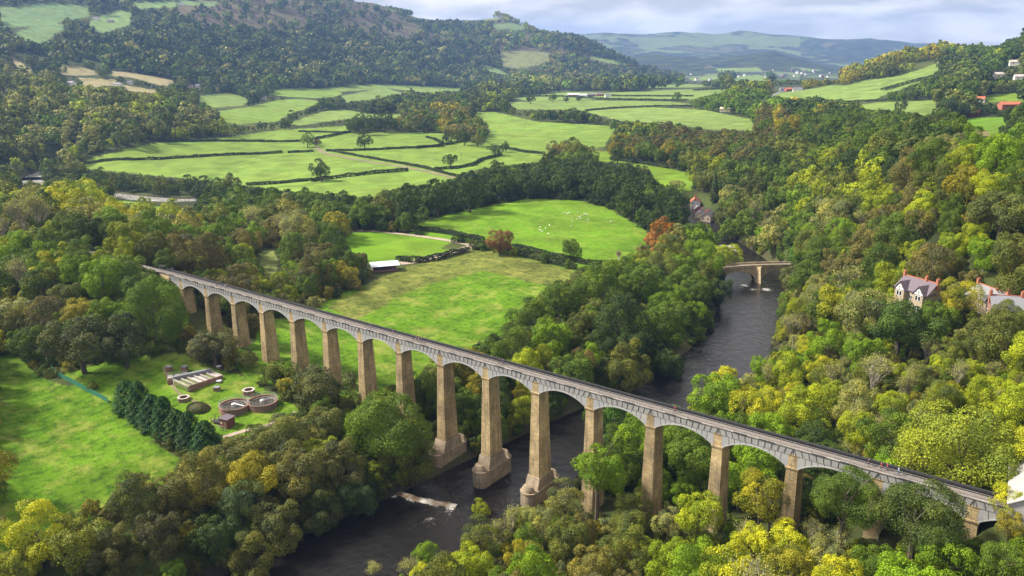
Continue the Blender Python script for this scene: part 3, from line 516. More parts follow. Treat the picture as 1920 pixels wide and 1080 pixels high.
# ------------------------------------------------------------------ tree kinds
def crown(seed, nleaf, leaf, nmain=9, flat=.82, spread=1.0, nsub=8):
    """main boughs of uneven size round the stem, each carrying smaller tufts; leaves sit on the tufts"""
    r = np.random.default_rng(seed); g_ = (1+5**.5)/2; Ms = []
    for k in range(nmain):
        z = 1-(k+.5)/nmain*1.75+r.normal()*.10; z = min(.98, max(-.85, z)); a = 2*math.pi*k/g_+r.normal()*.45; q = math.sqrt(max(0, 1-z*z)); e = .50+r.random()*.20
        Ms.append([e*q*math.cos(a)*spread, e*q*math.sin(a)*spread, e*z*flat+r.normal()*.07, .30+r.random()*.20])
    Ms.append([r.normal()*.1, r.normal()*.1, .1, .52]); Ms.append([r.normal()*.2, r.normal()*.2, -.25, .45]); Ls = []
    for m_ in Ms:
        c = np.array(m_[:3])
        for j in range(nsub):
            dv = r.normal(size=3)+c*1.6+np.array([0, 0, .45]); dv /= np.linalg.norm(dv); Ls.append(list(c+dv*m_[3]*(.62+.3*r.random()))+[m_[3]*(.40+.30*r.random())])
    Ls = np.array(Ls); wts = Ls[:, 3]**2; wts /= wts.sum(); m = int(nleaf*2.3); li = r.choice(len(Ls), m, p=wts); C_ = Ls[li, :3]
    outw = C_/np.maximum(np.linalg.norm(C_, axis=1)[:, None], .1); dv = r.normal(size=(m, 3)); dv /= np.linalg.norm(dv, axis=1)[:, None]
    dv = dv+.55*outw+np.array([0, 0, .35]); dv /= np.linalg.norm(dv, axis=1)[:, None]
    Pp = C_+dv*Ls[li, 3][:, None]*(.66+.46*r.random(m)[:, None]**.7)
    stray = r.random(m) < .05; Pp[stray] += outw[stray]*r.random((stray.sum(), 1))*.10
    keep = np.ones(m, bool)
    for s0 in range(0, m, 4000):
        dd = np.linalg.norm(Pp[s0:s0+4000, None]-Ls[None, :, :3], axis=-1)/Ls[None, :, 3]; dd[np.arange(len(dd)), li[s0:s0+4000]] = 9; keep[s0:s0+4000] = dd.min(1) > .72
    Pp, dv, li = Pp[keep][:nleaf], dv[keep][:nleaf], li[keep][:nleaf]; m = len(Pp)
    Nn = dv+.42*r.normal(size=(m, 3)); Nn /= np.linalg.norm(Nn, axis=1)[:, None]; tone = np.repeat(r.random(len(Ms)), nsub)*.45+r.random(len(Ls))*.55
    return quads(r, Pp+np.array([0, 0, 1.1]), Nn, leaf, tone[li])
def quads(r, P, Nn, leaf, lobe):
    m = len(P); t_ = np.cross(Nn, r.normal(size=(m, 3))); t_ /= np.linalg.norm(t_, axis=1)[:, None]; b_ = np.cross(Nn, t_); s = leaf*(.55+.9*r.random(m))[:, None]
    asp = (.6+.5*r.random(m))[:, None]
    V = np.stack([P-t_*s, P-b_*s*asp+Nn*s*.25, P+t_*s, P+b_*s*asp+Nn*s*.1], 1).reshape(-1, 3); return V, np.arange(4*m).reshape(-1, 4), r.random(m), lobe
def limbs(seed, h=1.25, r0=.075, n_=5, k=6):
    r = random.Random(seed); mb = MB(); p = Vector((0, 0, -.25)); q = Vector((r.uniform(-.04, .04), r.uniform(-.04, .04), .5)); mb.tube(p, q, r0*1.25, r0, k); top = Vector((r.uniform(-.1, .1), r.uniform(-.1, .1), h)); mb.tube(q, top, r0, r0*.45, k)
    for i in range(n_):
        a = 2*math.pi*i/n_+r.random(); s = q.lerp(top, r.uniform(.0, .7)); e = s+Vector((math.cos(a)*.5, math.sin(a)*.5, .35+.2*r.random())); mb.tube(s, e, r0*.5, r0*.18, max(3, k-2))
        e2 = e+Vector((math.cos(a+.5)*.25, math.sin(a+.5)*.25, .2)); mb.tube(e, e2, r0*.18, r0*.06, 3)
    return mb
def conifer(seed, nleaf, leaf, h=2.7, rad=.85, pw_=.42):
    r = np.random.default_rng(seed); z = r.random(nleaf)**1.25; a = r.random(nleaf)*2*np.pi; bulge = 1+.18*np.sin(a*5+z*19)+.13*np.sin(a*9-z*31)
    prof = np.where(z < .12, .7+2.5*z, 1.0-.0*z)*np.power(np.clip(1-z, 0, 1), pw_); rr = rad*prof*bulge*(.72+.34*r.random(nleaf)**.5)
    P = np.stack([rr*np.cos(a), rr*np.sin(a), .1+z*h], -1); Nn = np.stack([np.cos(a), np.sin(a), np.full(nleaf, .8)], -1)+.5*r.normal(size=(nleaf, 3)); Nn /= np.linalg.norm(Nn, axis=1)[:, None]
    return quads(r, P, Nn, leaf, np.clip((np.sin(a*5+z*19)*.4+.5), 0, 1))
def bare(seed, nb=7, depth=4, k=3, r0=.05, nleaf=1500, leaf=.024):
    r = random.Random(seed); mb = MB(); tips = []
    def grow(p, d, l, rad, lev):
        e = p+d*l; mb.tube(p, e, rad, rad*.6, 5 if lev == 0 else k)
        if lev >= depth: tips.append(e); return
        for i in range(nb if lev == 0 else 3 if lev > 1 else 4):
            ax = Vector((r.uniform(-1, 1), r.uniform(-1, 1), r.uniform(-.3, .6))); nd_ = (d*1.0+ax*(.62 if lev else .75)+Vector((0, 0, .22))).normalized(); grow(e if lev == 0 and i < 3 else p.lerp(e, r.uniform(.55, 1)), nd_, l*r.uniform(.58, .8), rad*.55, lev+1)
    grow(Vector((0, 0, -.2)), Vector((0, 0, 1)), .8, r0, 0); q = np.random.default_rng(seed); T = np.array([list(t_) for t_ in tips])
    P = T[q.integers(0, len(T), nleaf)]+q.normal(size=(nleaf, 3))*.09; Nn = q.normal(size=(nleaf, 3)); Nn[:, 2] += 1; Nn /= np.linalg.norm(Nn, axis=1)[:, None]
    return mb, quads(q, P, Nn, leaf, q.random(nleaf))
def leafmesh(name, cr_): V, Fc, lv, lb = cr_; return np_mesh(name, V, Fc, [M_LEAF], attrs=[('lv', 'FACE', 'FLOAT', lv), ('lobe', 'FACE', 'FLOAT', lb)])
def mbmesh(name, mb, mat):
    me = bpy.data.meshes.new(name); me.from_pydata(mb.v, [], mb.f); me.materials.append(mat); me.update(); return me
def both(name, cr_, mb, bark):
    V, Fc, lv, lb = cr_; b = len(V); tv = np.array(mb.v); tf = [f for f in mb.f if len(f) == 4]; tf = np.array(tf)+b
    return np_mesh(name, np.vstack([V, tv]), np.vstack([Fc, tf]), [M_LEAF, bark], matidx=np.r_[np.zeros(len(Fc)), np.ones(len(tf))], attrs=[('lv', 'FACE', 'FLOAT', np.r_[lv, np.zeros(len(tf))]), ('lobe', 'FACE', 'FLOAT', np.r_[lb, np.zeros(len(tf))])])
NEARC = [crown(11, 12500, .0235, 9), crown(12, 12500, .0235, 11, 1.0, .92), crown(13, 11500, .0245, 8, .72, 1.12), crown(14, 12500, .0235, 12, 1.05, .95), crown(15, 7500, .024, 8, .9, 1.0, 7)]
NEARC.append(crown(17, 26000, .0165, 13, .92, 1.0, 10))
NEART = [limbs(s) for s in range(6)]
MIDC = [crown(21, 3200, .043, 9, nsub=6), crown(22, 3200, .043, 11, 1.0, nsub=6), crown(23, 3000, .045, 8, .72, 1.1, nsub=6), crown(24, 3200, .043, 11, 1.1, .9, nsub=6)]
FARC = [crown(31, 620, .10, 7, .85, nsub=4), crown(32, 600, .10, 8, 1.0, .9, nsub=4), crown(33, 600, .105, 6, .72, 1.1, nsub=4), crown(34, 600, .10, 9, .95, 1.0, nsub=3)]
VFARC = [crown(41, 150, .21, 5, .9, nsub=3), crown(42, 140, .22, 6, .8, nsub=3)]
CONC = [conifer(51, 9000, .036), conifer(52, 9000, .036, 2.9, .8)]; CONM = [conifer(53, 1500, .075, 3.1, .62, .8)]
BARE = [bare(61), bare(62, 8, 4), bare(63, 6, 4)]
MESH = {}
def mesh_of(kind, k, part):
    key = (kind, k, part)
    if key not in MESH:
        if kind == 'near': MESH[key] = leafmesh('crown', NEARC[k]) if part == 'crown' else mbmesh('trunk', NEART[k], M_BARK)
        elif kind == 'mid': MESH[key] = leafmesh('crown', MIDC[k]) if part == 'crown' else mbmesh('trunk', NEART[k], M_BARK)
        elif kind == 'con': MESH[key] = leafmesh('crown', CONC[k]) if part == 'crown' else mbmesh('trunk', NEART[k], M_BARK)
        elif kind == 'conm': MESH[key] = leafmesh('crown', CONM[0]) if part == 'crown' else mbmesh('trunk', NEART[k], M_BARK)
        elif kind == 'bare': MESH[key] = leafmesh('crown', BARE[k][1]) if part == 'crown' else mbmesh('trunk', BARE[k][0], M_PALEBARK)
    return MESH[key]
def plant(name, kind, k, loc, R_, rz, tint, label, group, hz=1.0, cat=None):
    e = empty(name, loc, rz, label, cat or {'bush': 'bush', 'conifer_tree': 'conifer'}.get(name, 'tree'), group); e.scale = (R_, R_, R_*hz)
    for part in ('trunk', 'crown'):
        o = bpy.data.objects.new(part, mesh_of(kind, k, part)); link(o); o.parent = e; o['tint'] = [float(c) for c in tint]
    return e
# ------------------------------------------------------------------ where nothing may stand in front of what the photograph shows
RW_, RH_ = 960, 540; uu, vv = np.meshgrid(np.arange(RW_)*2+1.0, np.arange(RH_)*2+1.0); NEARLIM = np.zeros((RH_, RW_)); SOLID = np.zeros((RH_, RW_), bool)
for _, _, P in OPEN: k = in_poly(uu, vv, P); NEARLIM[k] = 1e9; SOLID |= k
for i_, P in enumerate(RIVV+[LANE]):
    k = in_poly(uu, vv, P); SOLID |= k
    if i_ < 2: k = k & in_poly(uu+9, vv, P) & in_poly(uu-9, vv, P) & in_poly(uu, vv+7, P) & in_poly(uu, vv-7, P)   # branches hang over the edges of the water
    NEARLIM[k] = 1e9
SKYP = [(560,-50),(640,-3),(700,8),(745,12),(780,22),(870,27),(945,22),(985,42),(1010,54),(1060,60),(1100,58),(1500,60),(1690,78),(1845,85),(1860,88),(1920,66),(1990,-50)]
NEARLIM[in_poly(uu, vv, SKYP)] = 1e9
def keep_clear(P, d): k = in_poly(uu, vv, P); NEARLIM[k] = np.maximum(NEARLIM[k], d)
# the deck and the visible lengths of the piers: nothing on this side of them
deckp = [(300,503),(345,512),(420,531),(560,572),(700,612),(850,655),(1000,699),(1150,748),(1300,789),(1450,830),(1600,872),(1750,912),(1865,945),(1840,962),(1810,975),(1700,925),(1655,905),(1590,885),(1500,880),(1480,872),(1360,838),(1340,830),(1230,800),(1210,790),(1110,765),(1100,760),(1005,730),(920,702),(830,680),(750,657),(610,618),(500,583),(390,552),(340,540),(310,530)]
bd = np.zeros((RH_, RW_)); rdx = FW[0]+RT[0]*((uu-960)/F)+UP[0]*((540-vv)/F); rdy = FW[1]+RT[1]*((uu-960)/F)+UP[1]*((540-vv)/F)
bd = (0.0-CAM[1])/rdy*np.hypot(rdx, rdy); bd[bd < 0] = 0
PIERV = [(330,365,527,575),(378,420,542,622),(428,470,556,655),(483,525,570,680),(542,580,588,692),(603,642,605,695),(670,708,623,735),(742,778,643,745),(818,866,664,888),(892,946,688,922),(985,1030,713,932),(1090,1125,745,850),(1195,1238,777,945),(1322,1360,813,925),(1465,1498,853,915),(1800,1840,952,985)]
bm = in_poly(uu, vv, deckp)
for a, b_, c_, d_ in PIERV: bm |= (uu > a-3)&(uu < b_+3)&(vv > c_)&(vv < d_)
NEARLIM[bm] = np.maximum(NEARLIM[bm], bd[bm]+.5)
LOW = []   # (polygon of image, max crown radius) handled by hand-placed trees
def bx_(u0, v0, u1, v1, d): keep_clear([(u0,v0),(u1,v0),(u1,v1),(u0,v1)], d)
bx_(1695,512,1762,550,290); bx_(1838,520,1905,553,300); bx_(1886,858,1925,925,175); bx_(694,484,752,510,420); bx_(1290,355,1345,425,1e9); bx_(1360,486,1480,525,1e9)
bx_(1455,126,1575,150,1e9); bx_(1285,136,1345,152,1e9); bx_(1080,165,1150,182,2300); bx_(1350,198,1370,208,1400); bx_(1785,205,1850,220,980); bx_(1875,185,1920,205,1080); bx_(1895,255,1920,262,900)
for u, v, w_, h_ in ((180,31,22,14),(210,37,24,8),(135,155,20,12),(5,170,16,10),(28,164,12,8),(222,158,20,9),(244,155,14,8),(358,161,14,9),(372,161,14,9),(494,183,12,10),(340,6,14,6),(1872,139,24,9),(1905,120,40,10),(1910,143,24,9),(1475,165,60,12),(1840,222,60,12)): bx_(u-w_/2, v-h_/2, u+w_/2, v+h_/2, 1e9)
def blocked(x, y, z, R_, hh, dist):
    """true where a crown of radius R_ centred at height z would cover something the photograph shows"""
    bad = np.zeros(len(x), bool)
    for a, b_ in ((0, 0), (0, .9), (.8, .2), (-.8, .2), (.6, .65), (-.6, .65), (0, -.55)):
        px, py, pw = project(np.stack([x+RT0[0]*a*R_, y+RT0[1]*a*R_, z+b_*R_*hh], -1)); i = (py/2).astype(int); j = (px/2).astype(int)
        ok = (i >= 0)&(i < RH_)&(j >= 0)&(j < RW_)&(pw > 0); lim = np.where(ok, NEARLIM[np.clip(i, 0, RH_-1), np.clip(j, 0, RW_-1)], 0); bad |= dist < lim
    return bad
# ------------------------------------------------------------------ colours of foliage by place
C_DG, C_MG, C_BG, C_YG, C_OL, C_KH, C_BR, C_GO, C_OR, C_YE = (.048,.080,.013), (.098,.155,.012), (.155,.250,.008), (.265,.310,.010), (.130,.150,.026), (.265,.265,.085), (.165,.145,.045), (.29,.255,.018), (.38,.15,.018), (.38,.38,.014)
CN = {C_DG: 'dark green', C_MG: 'deep green', C_BG: 'bright green', C_YG: 'yellow-green', C_OL: 'olive', C_KH: 'pale khaki', C_BR: 'brown', C_GO: 'golden', C_OR: 'orange', C_YE: 'yellow'}
PAL = {'dark': (C_DG,C_DG,C_DG,C_MG,C_MG,C_OL), 'green': (C_MG,C_BG,C_MG,C_BG,C_OL,C_YG,C_DG), 'khaki': (C_KH,C_OL,C_KH,C_YG,C_MG,C_BR,C_BG,C_KH,C_GO), 'yellow': (C_YG,C_YG,C_OL,C_YE,C_KH,C_MG,C_BG), 'olive': (C_OL,C_OL,C_BR,C_MG,C_GO,C_DG), 'upper': (C_OL,C_MG,C_OL,C_DG,C_MG,C_OL,C_YG,C_BG), 'hill': (C_DG,C_DG,C_OL,C_MG,C_DG,C_OL,C_KH,C_DG), 'slope': (C_OL,C_MG,C_KH,C_OL,C_YG,C_OL,C_DG,C_MG), 'deep': (C_DG,C_DG,C_DG,C_MG), 'gold': (C_YG,C_GO,C_OL,C_YG)}
ANCH = [(100,420,'yellow'),(250,400,'yellow'),(60,500,'yellow'),(180,560,'green'),(250,600,'green'),(130,640,'olive'),(400,480,'khaki'),(400,560,'olive'),(350,640,'olive'),(520,430,'khaki'),(560,480,'khaki'),(640,470,'olive'),(450,400,'dark'),(620,400,'dark'),(700,370,'dark'),(850,350,'deep'),(1000,330,'deep'),(1120,350,'deep'),(1190,370,'dark'),(750,340,'olive'),(250,345,'upper'),(400,345,'dark'),(1240,400,'dark'),(1280,470,'green'),(1150,530,'green'),(1100,580,'green'),(1250,560,'green'),(1180,680,'deep'),(1000,640,'green'),(1300,520,'dark'),
 (1350,330,'upper'),(1500,300,'upper'),(1700,270,'dark'),(1850,300,'green'),(1550,250,'dark'),(1400,270,'olive'),(1300,240,'upper'),(1450,390,'slope'),(1600,370,'slope'),(1700,400,'khaki'),(1750,360,'slope'),(1850,420,'olive'),(1500,420,'green'),(1560,480,'khaki'),(1650,450,'khaki'),(1560,560,'khaki'),(1640,620,'khaki'),(1750,650,'khaki'),(1850,650,'olive'),(1500,660,'yellow'),(1600,720,'khaki'),(1500,760,'yellow'),(1700,780,'khaki'),(1850,750,'yellow'),
 (450,860,'olive'),(300,950,'olive'),(550,830,'olive'),(650,830,'green'),(740,800,'green'),(520,940,'olive'),(620,960,'green'),(200,1020,'olive'),(700,860,'green'),(600,760,'olive'),(700,740,'olive'),(900,760,'olive'),(850,720,'dark'),
 (950,1000,'khaki'),(1100,960,'khaki'),(1200,1000,'khaki'),(1350,1000,'green'),(1450,1040,'yellow'),(1550,980,'yellow'),(1700,1000,'green'),(1850,1040,'green'),(850,1040,'yellow'),(1300,850,'green'),(1400,870,'green'),(1500,880,'dark'),(1150,850,'green'),
 (200,220,'slope'),(100,260,'slope'),(300,250,'slope'),(50,200,'slope'),(200,110,'hill'),(500,60,'hill'),(700,120,'hill'),(900,110,'hill'),(1100,120,'hill'),(400,140,'hill'),(980,112,'khaki'),(700,215,'upper'),(850,195,'upper'),(1000,205,'upper'),(560,210,'dark'),(800,235,'olive'),(1050,290,'olive'),(1290,265,'olive'),(1500,190,'gold'),(1430,200,'green'),(1560,190,'dark'),(1700,110,'gold'),(1640,130,'gold'),(1750,170,'dark'),(1850,150,'upper'),(1880,90,'dark'),(1750,200,'upper'),(1850,205,'dark'),(1300,160,'upper')]
AP = np.array([list(at(u, v, 6.0)) for u, v, _ in ANCH]); AQs = qspace(AP[:, 0], AP[:, 1])
def palette_of(x, y):
    q = qspace(x, y)+rng.normal(size=(len(x), 2))*.05; return np.argmin(((q[:, None]-AQs[None])**2*np.array([1, 1.0])).sum(-1), 1)
# ------------------------------------------------------------------ landmarks for the labels
ORD = ['first','second','third','fourth','fifth','sixth','seventh','eighth','ninth','tenth','eleventh','twelfth','thirteenth','fourteenth','fifteenth','sixteenth','seventeenth','eighteenth']
LM = [((SP*i, 2), ORD[17-i+1-1+0]+' pier from the basin') for i in range(3, 18)]
for u, v, nm in ((465,760,'round settling tanks'),(370,715,'filter beds'),(300,780,'conifer row'),(83,670,'fence corner'),(720,497,'metal-roofed shed'),(937,455,'russet maple'),(1070,470,'lone tree in the hedge'),(740,455,'small bright paddock'),(1120,400,'upper sheep field edge'),(1415,505,'stone road bridge'),(1320,410,'riverside cottages'),(1400,620,'broad river reach'),(1725,560,'gabled villa'),(1865,575,'slate-roofed villa'),(1900,905,'white gable building'),(640,1040,'dark lower river'),(800,950,'foaming weir'),(240,480,'canal embankment end'),(60,340,'far river bend'),(600,325,'round oak on the plain'),(1240,430,'orange beech clump'),(150,800,'lower meadow'),(1240,730,'shaded river bend'),(1230,335,'narrow riverside pasture'),(1800,235,'hilltop paddock'),(500,490,'tan clearing'),(1000,570,'big rough meadow'),(1360,205,'tan field barn')):
    p = at(u, v); LM.append(((p.x, p.y), nm))
LMX = np.array([l[0] for l in LM]); used = {}
REL = ['behind', 'behind-right of', 'right of', 'front-right of', 'in front of', 'front-left of', 'left of', 'behind-left of']
def where(x, y):
    d = np.hypot(LMX[:, 0]-x, LMX[:, 1]-y); k = int(np.argmin(d)); dx, dy = x-LMX[k, 0], y-LMX[k, 1]
    r_, f_ = dx*RT0[0]+dy*RT0[1], dx*_sy+dy*_cy; a = (math.degrees(math.atan2(r_, f_))+360+22.5) % 360; return REL[int(a//45)], LM[k][1], d[k]
PLACED = []
def size_word(R_): return 'small' if R_ < 4.2 else 'mid-sized' if R_ < 6.2 else 'large' if R_ < 8.5 else 'huge'
SHAPE = {0: 'round', 1: 'tall', 2: 'spreading', 3: 'clumpy', 4: 'loose', 5: 'broad'}
PEND = []   # label bookkeeping: (object, parts) resolved together so that every label is its own
def queue(o, x, y, R_, colour, what, shape): r_, l_, d_ = where(x, y); PEND.append((o, r_, l_, d_, size_word(R_), colour, what, shape))
HPX, HPR = [], []
def tree_px(u, v, wpx, colour, kind='broadleaf_tree', k=None, hz=1.0, label=None, group=None, dist=None, front=None):
    """stand a tree so that its crown is centred on the ray through (u, v) and is wpx wide there"""
    d = raydir(u, v); hd = math.hypot(d[0], d[1]); d = d/hd
    for t_ in np.exp(np.linspace(math.log(60), math.log(6000), 1500)) if dist is None else [dist]:
        x, y, z = CAM+d*t_; R_ = wpx/2*(t_/hd)/F*1.0
        if z < H(x, y)+1.2*R_*hz*(.9 if kind == 'bush' else 1) - (.7*R_ if kind == 'bush' else 0): break
    if front is not None:                                                   # on this side of the aqueduct
        t_ = (-front-CAM[1])/d[1]; x, y, z = CAM+d*t_; R_ = wpx/2*(t_/hd)/F; hz = .95; lift = max(.8, (z-H(x, y))/R_/.95)
    g_ = H(x, y)
    if kind == 'bush': g_ -= .35*R_*hz
    k = rnd.randrange(5) if k is None else k; dd = t_
    mk_ = {'broadleaf_tree': 'near' if dd < 420 else 'mid', 'autumn_tree': 'near' if dd < 420 else 'mid', 'bush': 'mid', 'bare_tree': 'bare', 'conifer_tree': 'con' if dd < 420 else 'conm'}[kind]
    k = k % {'near': 6, 'mid': 4, 'con': 2, 'conm': 1, 'bare': 3}[mk_]
    if colour not in CN and colour[0] > colour[1] and colour[0] < .16: colour_ = (colour[0], colour[1]*1.28, colour[2])
    else: colour_ = colour
    tint = np.array(colour_)*(.9+.2*rnd.random())*(1.2 if colour not in CN else 1)
    e = plant(kind, mk_, k, (x, y, g_), R_, rnd.random()*6.28, tint, label, group, hz)
    if front is not None: [c for c in e.children if c.name.startswith('trunk')][0].scale.z = lift/1.1; [c for c in e.children if c.name.startswith('crown')][0].location.z = lift-1.1
    if not label: queue(e, x, y, R_, CN.get(colour, 'grey-brown'), {'bare_tree': 'half-bare tree', 'bush': 'bush', 'conifer_tree': 'conifer'}.get(kind, 'tree'), SHAPE[k] if mk_ in ('near', 'mid') else '')
    HPX.append((x, y)); HPR.append(R_); return e
A_, B_ = 'autumn_tree', 'broadleaf_tree'
lab = {}
